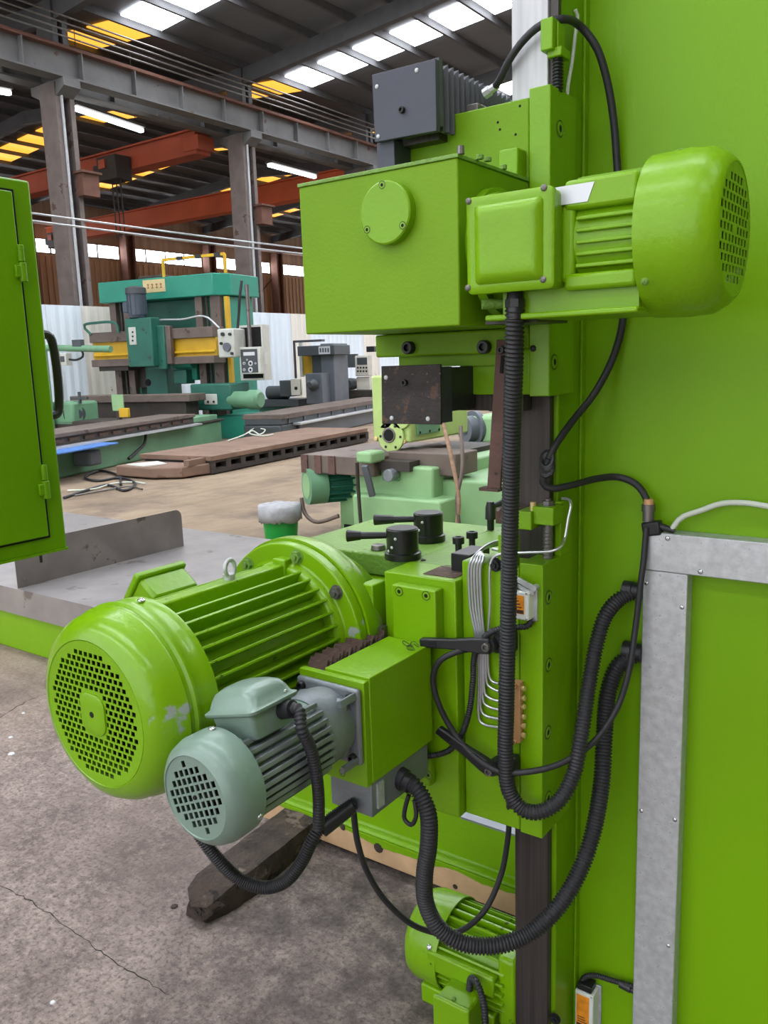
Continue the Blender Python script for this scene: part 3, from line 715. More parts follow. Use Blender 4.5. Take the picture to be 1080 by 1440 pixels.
for px in (540, 563): N.fcyl('flange', 'mint_yellow', t, px, 588, -.03, .09, .03)
for px, py in ((528, 617), (567, 621)): N.fcyl('lug', 'brass', t, px, py, -.02, .02, .02)
MB().box(-.35, .26, -.25, 1.3, .66, .74).build('slide_way', 'iron_dark', t)
MB().box(-.05, .6, -.1, .25, .62, .80).build('clamp_bar', 'iron_brown', t, bevel=.01)
N.fbox('saddle', 'mint', t, (500, 655, 609, 705), -.2, 1.3, .02)
g = N.fbox('gland_plate', 'mint_bed', t, (537, 660, 561, 676), -.22, .02)
N.fcyl('gland', 'motor_cast', g, 545, 669, -.32, .05, .1)
N.fbox('base', 'mint', t, (497, 700, 620, 790), -.32, 1.6, .02)
N.fbox('bed', 'mint', t, (478, 672, 720, 790), -.05, 1.8, .02)
N.fbox('bed', 'mint_bed', t, (640, 690, 760, 800), .2, 1.6, .02)
N.fbox('hole', 'void', t, (480, 687, 488, 695), -.06, .02, 0)
N.fbox('slot', 'void', t, (484, 738, 500, 746), -.06, .02, 0)
MB().box(-.82, -.05, -.3, .9, .61, .765).build('long_table', 'iron_brown', t, bevel=.008)
for k in range(3): MB().box(-.82+.15*k, -.75+.15*k, -.312, -.3, .61, .765).build('table_stain', 'rust_arm', t)
MB().box(-.7, -.05, .0, .6, .5, .61).build('table_way', 'iron_dark', t)
N.fbox('chip_guard', 'mint', t, (500, 636, 522, 652), -.4, .2, .02)
c = N.pick(431, 684, 'y', -.3)
fm = MB().lathe([(0, .14), (0, .16), (.16, .16)], (c.x, -.3, c.z), (.55, .83, 0), 28).build('feed_motor_cowl', 'mint_bed', t)
MB().lathe([(.14, .13), (.5, .13), (.5, .17), (.56, .17)], (c.x, -.3, c.z), (.55, .83, 0), 20).build('feed_motor_body', 'teal_dark', fm)
MB().lathe([(-.004, .11), (.0, .11)], (c.x, -.3, c.z), (.55, .83, 0), 20).build('fan_grille', 'mint', fm)
for k in range(16):
    a = k*math.pi/8; q = Vector((.55, .83, 0)).normalized(); sd = Vector((q.y, -q.x, 0)); rr = sd*math.cos(a)+Vector((0, 0, 1))*math.sin(a)
    MB().obox(Vector((c.x, -.3, c.z))+q*.33+rr*.14, q, rr, q.cross(rr), .16, .02, .006).build('fin', 'teal_dark', fm)
cable('cable', [N.pick(424, 700, 'y', -.3), N.pick(428, 720, 'y', -.3), N.pick(445, 734, 'y', -.35), N.pick(478, 725, 'y', -.3)], .018, 'iron_brown', parent=t, step=.05)
cable('cable', [N.pick(502, 650, 'y', -.45), N.pick(504, 690, 'y', -.42), N.pick(508, 745, 'y', -.4)], .015, 'iron_dark', parent=t, step=.05)
MB().beam(N.pick(513, 655, 'y', -.42), N.pick(524, 698, 'y', -.3), .05, .03).build('lever', 'machine_grey', t)
cable('cable', [N.pick(622, 590, 'y', -.1), N.pick(636, 650, 'y', -.3), N.pick(645, 700, 'y', -.36), N.pick(640, 760, 'y', -.36)], .016, 'wood_pale', parent=t, step=.05)
cable('cable', [N.pick(648, 600, 'y', -.1), N.pick(650, 660, 'y', -.3), N.pick(643, 700, 'y', -.36), N.pick(648, 760, 'y', -.36)], .016, 'iron_brown', parent=t, step=.05)
# workhead with chuck, farther right on a rusty table
V = Frame((-3.7, 7.95, 0), 0)
t = V.thing('workhead', 'light green workhead with grey chuck seen behind the rusty hanging arm', 'machine')
V.fbox('housing', 'mint', t, (660, 585, 735, 625), 0, .7, .04)
c = V.pick(664, 604, 'y', 0); MB().lathe([(0, .2), (.06, .2), (.06, .15), (.16, .14), (.16, .07), (.05, .06)], (c.x, .1, c.z), (-.45, -.9, 0), 28).build('chuck', 'machine_grey', t)
V.fbox('slide_way', 'iron_dark', t, (645, 624, 745, 632), -.05, .9, 0)
V.fbox('table', 'iron_brown', t, (628, 632, 750, 652), -.1, 1.1, .01)
V.fbox('table_foot', 'rust_arm', t, (650, 650, 750, 690), 0, .9, .01)
V.fbox('opening', 'void', t, (655, 655, 678, 668), -.01, .02, 0)
V.fbox('pedestal', 'iron_brown', t, (640, 668, 750, 780), -.05, .9, .01)

# ------------------------------------------------------------------ bucket with rag
bc = P(389, 766, 'z', 0) + Vector((-.05, .12, 0))
t = thing('bucket', 'bright green plastic bucket on the concrete floor', 'bucket', bc)
MB().lathe([(0, .15), (.012, .155), (.02, .14), (.3, .165), (.3, .155), (.03, .13)], bc, (0, 0, 1), 32).build('bucket_wall', 'bucket_green', t)
MB().lathe([(.29, .175), (.315, .175), (.315, .16), (.29, .16)], bc, (0, 0, 1), 32, (False, False)).build('rim', 'bucket_green', t)
b = MB(); n = 13
gr = [[None]*n for _ in range(n)]
for i in range(n):
    for j in range(n):
        u, v = (i/(n-1)-.5)*.52, (j/(n-1)-.5)*.52; d = max(abs(u), abs(v))
        if d > .17:
            dd = math.hypot(u, v); s = min(1, .19/dd); z = .33 - (d-.17)*1.5 + .012*math.sin(9*i)*math.cos(7*j); u, v = u*s, v*s
        else: z = .335 + .008*math.sin(7*i+3*j)
        gr[i][j] = b.bm.verts.new(bc + Vector((u, v, z)))
for i in range(n-1):
    for j in range(n-1): b.bm.faces.new((gr[i][j], gr[i+1][j], gr[i+1][j+1], gr[i][j+1]))
o = b.build('rag', 'cloth_grey', angle=80); s = o.modifiers.new('thickness', 'SOLIDIFY'); s.thickness = .006
tag(o, 'grey rag draped over the top of the green bucket', 'rag')

# ================================================================== the green machine
def grid_holes(R, pitch_u, pitch_v, hu, hv, skew=0.0, r_in=0.0, shear=0.0):
    out = []; n = int(R/min(pitch_u, pitch_v))+2
    for j in range(-n, n+1):
        for i in range(-n, n+1):
            u, v = i*pitch_u + j*shear, j*pitch_v
            d = math.hypot(u, v)
            if d < R and d > r_in: out.append((u, v, hu, hv, skew))
    return out

# ------------------------------------------------------------------ column
col = thing('machine_column', 'tall bright green machine column with vertical guideway, behind the motors', 'machine', (.3, 1.9, 0))
MB().box(-.735, 1.9, 1.62, 2.4, 0, 3.3).build('column_wall', 'green_wall', col, bevel=.008)
MB().box(-.735, -.655, 1.50, 1.62, 0, 3.3).build('guide_block', 'green_wall', col, bevel=.004)
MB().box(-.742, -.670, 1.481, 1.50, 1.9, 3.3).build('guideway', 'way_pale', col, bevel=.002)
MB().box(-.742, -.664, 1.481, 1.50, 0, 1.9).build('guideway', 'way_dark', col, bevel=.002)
MB().box(-.670, -.654, 1.487, 1.50, 1.9, 3.3).build('guide_edge', 'way_dark', col)
MB().box(-.655, -.649, 1.600, 1.620, 0, 3.3).build('guide_bead', 'green_wall', col, bevel=.002)
# recessed machine bed / base that runs behind the column, peeled paint at its foot
bs = thing('bed_base', 'low green machine base with peeled pink primer along the floor', 'base', (-1.3, 2.1, 0))
MB().prism([(-1.9, 1.90, .112), (-1.9, 1.878, .104), (-1.9, 1.872, .078), (-1.9, 2.3, .078), (-1.9, 2.3, .25), (-1.9, 1.90, .25)], (1.16, 0, 0)).build('base_body', 'green', bs, bevel=.006)
MB().prism([(-1.9, 1.868, .018), (-1.9, 1.868, .072), (-1.9, 1.872, .088), (-1.9, 2.3, .085), (-1.9, 2.3, .018)], (1.16, 0, 0)).build('base_foot', 'primer', bs, bevel=.004)
MB().box(-1.9, -.74, 1.90, 2.3, 0, .018).build('base_shadow_line', 'void', bs)  # black fill that paints the shadow line below the foot
random.seed(11); zz = .084; top = []; bot = []
for i in range(59):
    x = -1.9+i*.02; zz = min(.092, max(.076, zz+random.uniform(-.005, .005))); bot.append((x, 1.866, zz)); top.append((x, 1.8665, .100))
MB().prism(bot+top[::-1], (0, .004, 0)).build('paint_edge', 'green', bs)
MB().box(-1.115, -.745, 1.885, 2.0, .25, .256).build('ledge', 'way_steel', bs)
for px, py, rx in ((532, 1192, .018), (482, 1163, .012), (600, 1217, .012), (640, 1247, .008)):
    p = P(px, py, 'y', 1.867); MB().lathe([(0, rx), (.0015, rx*.8)], p, (0, -1, 0), 9).build('chip', 'wood_dark', bs)

# ------------------------------------------------------------------ upper slide
us = thing('upper_slide', 'green upper slide plate with sunk bolts riding on the column guideway', 'machine slide', (-.8, 1.46, 1.473))
MB().prism([(-.975, 1.43, 1.56), (-.683, 1.43, 1.56), (-.683, 1.43, 1.992), (-.862, 1.43, 1.992), (-.975, 1.43, 1.992)], (0, .046, 0)).build('slide_plate', 'green_rough', us, bevel=.003)
MB().box(-.975, -.745, 1.476, 1.535, 1.56, 1.985).build('slide_body', 'green', us, bevel=.003)
MB().prism([(-.680, 1.424, 1.473), (-.640, 1.424, 1.473), (-.640, 1.536, 1.473), (-.653, 1.536, 1.473), (-.653, 1.478, 1.473), (-.680, 1.478, 1.473)], (0, 0, .531)).build('gib', 'green', us, bevel=.002)
MB().box(-.83, -.68, 1.428, 1.478, 1.476, 1.56).build('slide_foot', 'green', us, bevel=.003)
MB().box(-1.0, -.70, 1.385, 1.43, 1.553, 1.597).build('clamp_bar', 'green_rough', us, bevel=.004)
MB().box(-.96, -.72, 1.41, 1.43, 1.532, 1.553).build('clamp_shim', 'green_rough', us)
MB().box(-.726, -.688, 1.395, 1.43, 1.855, 1.905).build('boss', 'green', us, bevel=.003)
for px, py in ((577, 489), (683, 488)):
    p = P(px, py, 'y', 1.385); bolt(us, p, (0, -1, 0), .0125, 'socket', 'black_steel')
bolt(us, P(733, 500, 'y', 1.385) if False else Vector((-.672, 1.424, 1.56)), (0, -1, 0), .006, 'pan', 'black_steel')
for px, py in ((788, 181), (780, 509)):
    bolt(us, P(px, py, 'x', -.6395), (1, 0, 0), .0125, 'sunk', 'green_worn')
for px, py in ((731, 149), (700, 172), (703, 182), (725, 189)):
    p = P(px, py, 'y', 1.4298); MB().lathe([(0, .0025), (.0006, .002)], p, (0, -1, 0), 7).build('chip', 'void', us)
MB().box(-.99, -.70, 1.44, 1.475, 1.445, 1.50).build('way_shade_plate', 'way_dark', us)  # dark plate put in for the black shade under the slide
# black cross guide under the slide (horizontal ram guide)
MB().box(-.80, -.745, 1.49, 1.75, 1.44, 1.475).build('ram_guide', 'way_dark', us)

# ------------------------------------------------------------------ bellows covers
bl = thing('bellows_cover', 'dark grey square plate with black accordion bellows above the gearbox', 'bellows', (-.9, 1.45, 1.95))
pa, pb, pc, pd = P(523, 105, 'y', 1.36), P(612, 82, 'y', 1.36), P(614, 184, 'y', 1.36), P(527, 200, 'y', 1.36)
MB().prism([pa, pb, pc, pd], (0, .012, 0)).build('end_plate', 'black_plate', bl, bevel=.001)
MB().box(-.972, -.932, 1.373, 1.43, 1.86, 1.953).build('end_plate_leg', 'black_plate', bl, bevel=.001)
for px, py in ((530, 122), (586, 99), (532, 192)): bolt(bl, P(px, py, 'y', 1.36), (0, -1, 0), .004, 'pan', 'plate_white')
bolt(bl, P(566, 155, 'y', 1.36), (0, -1, 0), .006, 'socket', 'black_steel')
b = MB(); n = 15; rings = []
for i in range(2*n+1):
    y = 1.386 + i*.0095; k = .014 if i % 2 else 0.0
    rings.append([b.bm.verts.new(v) for v in ((-.958+k, y, 1.955), (-.958+k, y, 2.068-k), (-.832-k, y, 2.068-k), (-.832-k, y, 1.955))])
for p_, q_ in zip(rings, rings[1:]):
    for k in range(3): b.bm.faces.new((p_[k], p_[k+1], q_[k+1], q_[k]))
o = b.build('bellows', 'bellows', bl, smooth=False); s = o.modifiers.new('thickness', 'SOLIDIFY'); s.thickness = .002
MB().box(-.842, -.830, 1.372, 1.384, 1.96, 2.074).build('side_flap', 'bellows', bl)
MB().box(-.93, -.85, 1.40, 1.70, 1.945, 1.958).build('bellows_rail', 'way_dark', bl)
rc = thing('rusty_cover', 'rusty dark square cover plate with white screws below the gearbox', 'cover plate', (-.86, 1.35, 1.43))
pa, pb, pc, pd = P(536, 515, 'y', 1.3), P(619, 512, 'y', 1.3), P(620, 597, 'y', 1.3), P(537, 596, 'y', 1.3)
MB().prism([pa, pb, pc, pd], (0, .006, 0)).build('plate', 'rust_plate', rc, bevel=.001)
MB().box(pa.x+.004, pc.x-.002, 1.306, 1.345, pc.z+.002, pa.z-.004).build('box', 'black_plate', rc)
MB().box(pa.x+.01, -.80, 1.345, 1.432, 1.45, 1.53).build('bracket', 'black_plastic', rc)
for px, py in ((543, 531), (551, 588), (602, 589)): bolt(rc, P(px, py, 'y', 1.3), (0, -1, 0), .0045, 'pan', 'plate_white')
bolt(rc, P(570, 538, 'y', 1.3), (0, -1, 0), .006, 'socket', 'black_steel')
# rusty hanging arm
ra = thing('hanging_arm', 'rusty brown flat bar hanging from a bolt under the slide', 'bar', (-.7, 1.35, 1.3))
a, c = P(709, 478, 'y', 1.375), P(695, 690, 'y', 1.375)
MB().beam(a, c, .027, .008, (0, 1, 0)).build('bar', 'rust_arm', ra, bevel=.001)
bolt(ra, P(706, 492, 'y', 1.37), (0, -1, 0), .007, 'socket', 'black_steel')
MB().beam(P(707, 500, 'y', 1.369), P(705, 525, 'y', 1.369), .006, .002, (0, 1, 0)).build('slot', 'void', ra)
MB().obox(c+Vector((-.006, 0, .003)), (1, 0, 0), (0, 1, 0), (0, 0, 1), .02, .012, .003).build('foot', 'rust', ra)

# ------------------------------------------------------------------ upper gearbox
ug = thing('gearbox', 'large green gearbox with round bolted cover below the dark bellows plate', 'gearbox', (-.84, 1.3, 1.598))
MB().box(-1.002, -.681, 1.175, 1.425, 1.598, 1.850).build('housing', 'green_rough', ug, bevel=.0025)
MB().box(-1.004, -.679, 1.173, 1.425, 1.850, 1.856).build('lid', 'green_dusty', ug, bevel=.001)
cc = P(541, 299, 'y', 1.158)
cv = MB().lathe([(0, .0495), (.016, .0495), (.018, .047)], (cc.x, 1.175, cc.z), (0, -1, 0), 48).build('round_cover', 'green', ug)
for px, py in ((537, 260), (566, 317), (516, 323)): bolt(cv, P(px, py, 'y', 1.1568), (0, -1, 0), .0055, 'sunk', 'green_worn')
MB().lathe([(0, .006), (.012, .0055)], P(648, 217, 'z', 1.855), (0, 0, 1), 10).build('plug', 'steel_dull', ug)
for px, py in ((675, 224), (686, 227), (708, 238)): bolt(ug, P(px, py, 'z', 1.856), (0, 0, 1), .006, 'socket', 'green_dusty')
MB().lathe([(0, .095), (.014, .095), (.014, .08)], (-.681, 1.29, 1.725), (1, 0, 0), 48).build('motor_seat', 'green', ug)

# ------------------------------------------------------------------ upper motor
AY, AZ = 1.28, 1.712
um = thing('electric_motor', 'green electric motor with slotted round fan cover on the side of the gearbox', 'motor', (-.48, AY, 1.598))
MB().lathe([(0, .098), (.016, .098), (.016, .085), (.08, .088), (.28, .088)], (-.667, AY, AZ), (1, 0, 0), 40).build('motor_body', 'green', um)
fc = MB().lathe([(0, .110), (0, .1145), (.05, .116), (.080, .1135), (.098, .103), (.107, .094), (.108, .090), (.104, .088), (.08, .102), (.05, .112), (0, .110)], (-.404, AY, AZ), (1, 0, 0), 64, (False, False)).build('fan_cover', 'green', um, angle=50)
hl = []
for j in range(-6, 7):
    for i in range(-5, 6):
        u, v = i*.0185 + (.0092 if j % 2 else 0), j*.0135
        if math.hypot(u, v) < .079 and math.hypot(u, v) > .014: hl.append((u, v, .0062, .0050, 0))
perforated('fan_grille', .0905, hl, -.2975, AY, AZ, 'green', fc, 'x')
MB().lathe([(0, .08), (.004, .08)], (-.335, AY, AZ), (1, 0, 0), 24).build('fan_disc', 'void', um)
bolt(fc, P(907, 396, 'y', AY-.112), (0, -.9, -.4), .0055, 'pan', 'green_dusty')
bolt(fc, (-.375, AY, AZ+.116), (0, 0, 1), .006, 'pan', 'green_dusty')
# frame with horizontal fins on the viewer's side
MB().box(-.512, -.404, AY-.093, AY, AZ+.040, AZ+.082).build('frame_shoulder', 'green', um, bevel=.006)
MB().box(-.512, -.404, AY-.093, AY, AZ-.072, AZ-.048).build('frame_rail', 'green', um, bevel=.006)
MB().box(-.519, -.497, AY-.09, AY, AZ-.06, AZ+.05).build('frame_rib', 'green', um, bevel=.006)
for k in range(5):
    z = AZ+.028-k*.0165; MB().prism([(-.493, AY-.094, z-.003), (-.404, AY-.094, z-.003), (-.404, AY-.05, z-.004), (-.502, AY-.05, z-.004)], (0, 0, .0055)).build('fin', 'green', um, bevel=.0015)
for k in range(9):
    y = AY-.045+k*.013; MB().box(-.51, -.404, y-.002, y+.002, AZ+.06, AZ+.099-.35*(y-AY)**2/.1).build('fin', 'green', um)
pw = [P(779, 264, 'y', 1.186), P(836, 255, 'y', 1.186), P(826, 283, 'y', 1.186), P(779, 290, 'y', 1.186)]
MB().prism(pw, (0, .002, 0)).build('nameplate', 'plate_white', um)
ft = MB().box(-.645, -.402, AY-.09, AY+.09, 1.603, 1.612).build('foot', 'green', um, bevel=.003)
MB().box(-.62, -.405, AY-.075, AY-.06, 1.612, 1.66).build('foot_web', 'green', um)
MB().box(-.66, -.57, AY-.06, AY+.06, 1.599, 1.606).build('foot_pad', 'way_dark', um)
# terminal box
tb = MB().box(-.655, -.516, 1.165, 1.215, 1.645, 1.783).build('terminal_box', 'green', um, bevel=.008)
lx, lz = -.5855, 1.714
lid = MB().loft([[(lx+u, y, lz+v) for u, v in rrect(.0715, .071, .009)] for y in (1.167, 1.159)] + [[(lx+u, y, lz+v) for u, v in rrect(.0715-i, .071-i, .009)] for y, i in ((1.156, .003), (1.1555, .012))]).build('box_lid', 'green', tb, angle=40)
MB().loft([[(lx+u, y, lz+v) for u, v in rrect(.0565-i, .0585-i, r)] for y, i, r in ((1.157, 0, .008), (1.154, .001, .008), (1.148, .008, .008), (1.1455, .011, .010), (1.1445, .016, .010), (1.1443, .03, .006))]).build('lid_panel', 'green', tb, angle=40)
for px, py in ((659, 283), (765, 264), (764, 393), (658, 405)): bolt(lid, P(px, py, 'y', 1.156), (0, -1, 0), .005, 'pan', 'steel_dull')
p = P(724, 421, 'y', 1.195)
gl = MB().lathe([(0, .013), (.03, .014), (.034, .0125), (.05, .012)], p+Vector((0, 0, -.03)), (0, 0, 1), 20).lathe([(0, .016), (.012, .016)], p+Vector((0, 0, -.012)), (0, 0, 1), 8).build('cable_gland', 'black_plastic', um)
MB().cyl((-.62, 1.225, 1.63), (-.655, 1.2, 1.63), .008).build('stud', 'green_dusty', um)

# ------------------------------------------------------------------ lower slide
ls = thing('lower_slide', 'green lower slide block with oil pipes on its face, bolted to the guideway', 'machine slide', (-.73, 1.45, .60))
MB().box(-.816, -.690, 1.400, 1.478, .602, 1.150).build('front_plate', 'green', ls, bevel=.003)
MB().prism([(-.688, 1.398, .6), (-.640, 1.398, .6), (-.640, 1.536, .6), (-.653, 1.536, .6), (-.653, 1.478, .6), (-.688, 1.478, .6)], (0, 0, .561)).build('gib', 'green', ls, bevel=.002)
MB().box(-.985, -.745, 1.478, 1.60, .66, 1.105).build('slide_body', 'green', ls, bevel=.003)
for py in (840, 935, 1030, 1122):
    bolt(ls, P(772+ (0 if py < 1000 else -1), py, 'x', -.6395), (1, 0, 0), .012, 'sunk', 'green_worn')
bolt(ls, P(697, 794, 'y', 1.400), (0, -1, 0), .0115, 'hex', 'black_steel')
# saddle plate left of it
sd = MB().box(-.990, -.817, 1.376, 1.478, .600, 1.112).build('saddle_plate', 'green', ls, bevel=.003)
tp = MB().box(-1.36, -.995, 1.50, 1.90, 1.06, 1.110).build('top_plate', 'green_dusty', ls, bevel=.004)
MB().box(-.995, -.80, 1.478, 1.90, 1.05, 1.111).build('top_plate', 'green_dusty', ls, bevel=.003)
MB().box(-.905, -.830, 1.395, 1.468, 1.1115, 1.1135).build('pocket', 'rust', ls)
MB().box(-.868, -.822, 1.445, 1.53, 1.112, 1.150).build('clamp_pad', 'black_steel', ls, bevel=.002)
MB().lathe([(0, .006), (.0012, .006)], P(595, 788, 'z', 1.112), (0, 0, 1), 14).build('hole', 'void', ls)
for px, py in ((645, 780), (664, 772)):
    p = P(px, py, 'z', 1.112); MB().cyl(p, p+Vector((0, 0, .028)), .0075, seg=12).build('stud', 'black_steel', ls); bolt(ls, p+Vector((0, 0, .026)), (0, 0, 1), .0135, 'socket', 'black_steel')
bk = MB().box(-.951, -.845, 1.345, 1.376, .98, 1.096).build('front_block', 'green', ls, bevel=.003)
for px, py in ((561, 832), (599, 838)): bolt(bk, P(px, py, 'y', 1.3448), (0, -1, 0), .0085, 'sunk', 'green_worn')
MB().box(-.925, -.872, 1.352, 1.376, .665, .735).build('lower_lug', 'green', ls, bevel=.006)
bolt(ls, P(602, 1090, 'y', 1.352), (0, -1, 0), .008, 'sunk', 'green_worn')
# blocks and adjusting screws on its top
p0, p1 = P(748, 712, 'y', 1.43), P(778, 740, 'y', 1.43)
ab = MB().box(p0.x, p1.x, 1.43, 1.478, p1.z, p0.z).build('nut_block', 'green', ls, bevel=.002)
MB().cyl(((p0.x+p1.x)/2, 1.455, 1.15), ((p0.x+p1.x)/2, 1.455, p1.z), .009, seg=14).build('adjusting_screw', 'steel_dull', ls)
for k in range(9): MB().lathe([(0, .0095), (.0015, .0105), (.003, .0095)], ((p0.x+p1.x)/2, 1.455, 1.155+k*.007), (0, 0, 1), 14).build('thread', 'steel_dull', ls)
bolt(ls, ((p0.x+p1.x)/2, 1.455, p0.z), (0, 0, 1), .011, 'hex', 'steel_dull')
p0, p1 = P(700, 716, 'y', 1.42), P(747, 746, 'y', 1.42)
MB().box(p0.x+.04, p1.x, 1.42, 1.478, p1.z, p0.z).build('guide_wiper', 'green', ls, bevel=.002)
MB().box(p0.x-.01, p0.x+.04, 1.43, 1.478, p1.z+.005, p0.z).build('wiper_bracket', 'rust', ls)
MB().cyl(((p0.x+p1.x)/2+.03, 1.44, p0.z), ((p0.x+p1.x)/2+.03, 1.44, p0.z+.016), .006).build('grease_nipple', 'brass', ls)
MB().box(-.735, -.700, 1.40, 1.425, 1.15, 1.21).build('wiper_plate', 'green', ls, bevel=.002)
MB().box(-.653, -.640, 1.48, 1.535, 1.16, 1.268).build('gib_ear', 'green', ls, bevel=.002)
# handled knobs on the top plate
def knob(px, py, hx0, hx1, lab):
    p = P(px, py, 'z', 1.112) + Vector((-.012, .028, 0))
    t = thing('lever_knob', lab, 'knob', p)
    MB().lathe([(0, .041), (.014, .041), (.016, .036), (.066, .036), (.068, .034)], p, (0, 0, 1), 36).build('hub', 'black_gloss', t)
    MB().lathe([(0, .033), (.001, .033)], p+Vector((0, 0, .068)), (0, 0, 1), 30).build('cap', 'black_steel', t)
    d = Vector((-.86, -.5, 0)).normalized(); a = p+Vector((0, 0, .052))+d*.033
    MB().cyl(a, a+d*hx0, .0075, .0085, seg=12).build('lever', 'black_steel', t)
    MB().lathe([(0, .010), (hx1*.5, .012), (hx1, .014), (hx1+.002, .012)], a+d*hx0, d, 16).build('grip', 'black_gloss', t)
    for ax_, az_ in ((-.3, .02), (.5, .05), (.15, .03)):
        q = Vector((math.sin(ax_)*.8-.25, -math.cos(ax_), 0)).normalized(); bolt(t, p+q*.0358+Vector((0, 0, az_)), q, .0035, 'pan', 'plate_white')
    return t
knob(563, 789, .06, .03, 'black round knob with a thin knurled lever, close to the green motor flange')
knob(600, 763, .05, .048, 'black round knob with a thick black grip on its lever')
MB().lathe([(0, .018), (.01, .016), (.012, .008)], P(532, 772, 'z', 1.112), (0, 0, 1), 20).build('cap_nut', 'steel_dull', ls)
a_ = P(690, 745, 'z', 1.112)
hd = thing('locking_lever', 'black clamping handle standing behind the two black cap screws', 'lever', a_)
MB().cyl(a_, a_+Vector((0, 0, .03)), .009, seg=12).build('stem', 'black_steel', hd)
MB().lathe([(0, .014), (.03, .013), (.045, .009)], a_+Vector((0, 0, .028)), (0, 0, 1), 16).build('hub', 'black_plastic', hd)
MB().tube([a_+Vector((0, 0, .055)), a_+Vector((.03, .03, .075)), a_+Vector((.075, .075, .10))], [.009, .007, .008], 10).build('lever', 'black_plastic', hd)

# ------------------------------------------------------------------ lower gearbox with grey motor
lg = thing('feed_gearbox', 'smaller green box gearbox between the grey motor and the slide', 'gearbox', (-.92, 1.23, .775))
MB().box(-.962, -.858, 1.136, 1.345, .778, .984).build('housing', 'green', lg, bevel=.002)
MB().box(-1.012, -.860, 1.121, 1.136, .775, .979).build('front_plate', 'green', lg, bevel=.0015)
bolt(lg, P(481, 1087, 'y', 1.121), (0, -1, 0), .0065, 'sunk', 'green_worn')
bolt(lg, P(549, 978, 'y', 1.121) if False else Vector((-.99, 1.121, .80)), (0, -1, 0), .0065, 'sunk', 'green_worn')
for i, (px, py) in enumerate(((572, 905), (578, 911), (583, 906))):
    pts = [P(px+6*math.cos(k*1.2+i), py+4*math.sin(k*1.5+i), 'z', .986+.002*k) for k in range(6)]
    cable('swarf', pts, .0008, 'black_steel', parent=lg, seg=5, step=.003)
jb = thing('junction_box', 'grey metal junction box hanging under the small gearbox', 'box', (-.89, 1.2, .705))
MB().box(-.960, -.862, 1.135, 1.330, .708, .777).build('box', 'motor_cast', jb, bevel=.002)
MB().box(-.875, -.858, 1.15, 1.17, .72, .77).build('label_plate', 'galv', jb)

GX, GZ = -.937, .895
gm = thing('electric_motor', 'grey green electric motor with finned body and grey terminal box', 'motor', (GX, .96, .80))
hs = .0735
b = MB(); b.box(GX-hs, GX+hs, 1.108, 1.121, GZ-hs, GZ+hs); b.build('flange', 'motor_cast', gm, bevel=.012, seg=3)
MB().lathe([(0, .066), (.03, .071), (.066, .073), (.076, .068)], (GX, 1.110, GZ), (0, -1, 0), 40).build('end_bell', 'motor_cast', gm)
MB().prism([(GX-.058, 1.108, GZ-.058), (GX+.058, 1.108, GZ-.058), (GX+.058, 1.108, GZ+.058), (GX-.058, 1.108, GZ+.058)], (0, -.03, 0)).build('bell_shoulder', 'motor_cast', gm, bevel=.02, seg=3)
for sx in (-1, 1):
    for sz in (-1, 1):
        bolt(gm, (GX+sx*.058, 1.108, GZ+sz*.058), (0, -1, 0), .0085, 'socket', 'black_steel')
for sz in (-1, 1):
    MB().obox((GX+.066, 1.085, GZ+sz*.062), (.3, 0, -sz*1), (0, 1, 0), (1, 0, .3*sz), .006, .022, .004).build('lug_rib', 'motor_cast', gm)
MB().lathe([(0, .066), (.20, .066)], (GX, 1.05, GZ), (0, -1, 0), 32).build('stator', 'motor_grey', gm)
for sx in (-1, 1):
    for k in range(9):
        z = -.056+k*.014; r = math.sqrt(.0785**2-z*z)
        MB().box(*sorted((GX+sx*.045, GX+sx*r)), .845, 1.035, GZ+z-.004, GZ+z+.004).spin(GX, GZ, 14).build('fin', 'motor_cast', gm, bevel=.001)
for k in range(7):
    x = -.042+k*.014; r = math.sqrt(.0785**2-x*x)
    MB().box(GX+x-.0035, GX+x+.0035, .845, 1.035, GZ-r, GZ-.045).spin(GX, GZ, 14).build('fin', 'motor_cast', gm, bevel=.001)
cw = MB().lathe([(0, .080), (0, .0885), (.035, .089), (.052, .084), (.062, .075), (.066, .068), (.063, .066), (.05, .079), (.0, .0855)], (GX, .849, GZ), (0, -1, 0), 56, (False, False)).build('fan_cowl', 'motor_grey', gm, angle=50)
gh = []
for j in range(-4, 5):
    for i in range(-4, 5):
        u, v = i*.0132, j*.0135
        if .010 < math.hypot(u, v) < .0555: gh.append((u, v, .0045, .0050, .0004))
perforated('fan_grille', .067, gh, .7855, GX, GZ, 'motor_grey', cw, 'y', ang=24)
MB().lathe([(0, .004), (.003, .003)], (GX, .7848, GZ), (0, -1, 0), 10).build('hub_rivet', 'void', cw)
MB().lathe([(0, .014), (.0012, .011), (.0016, .004)], (GX+.068, .797, GZ+.012), (.75, -.6, .1), 9).build('paint_chip', 'primer', cw)
fn = MB().lathe([(0, .02), (.012, .02)], (GX, .82, GZ), (0, -1, 0), 16)
for k in range(7):
    a = k*2*math.pi/7; fn.obox((GX+.035*math.cos(a), .815, GZ+.035*math.sin(a)), (math.cos(a), 0, math.sin(a)), (0, 1, 0), (-math.sin(a), 0, math.cos(a)), .018, .01, .0015)
fn.build('fan', 'void', gm)
def g_rot(dx, y, dz, deg=14.5):
    c, n = math.cos(math.radians(deg)), math.sin(math.radians(deg)); return Vector((GX+dx*c-dz*n, y, GZ+dx*n+dz*c))
bolt(cw, g_rot(.012, .838, .0885), (-.1, 0, 1), .006, 'pan', 'chrome'); bolt(cw, g_rot(.072, .838, -.052), (.85, 0, -.5), .006, 'pan', 'chrome')
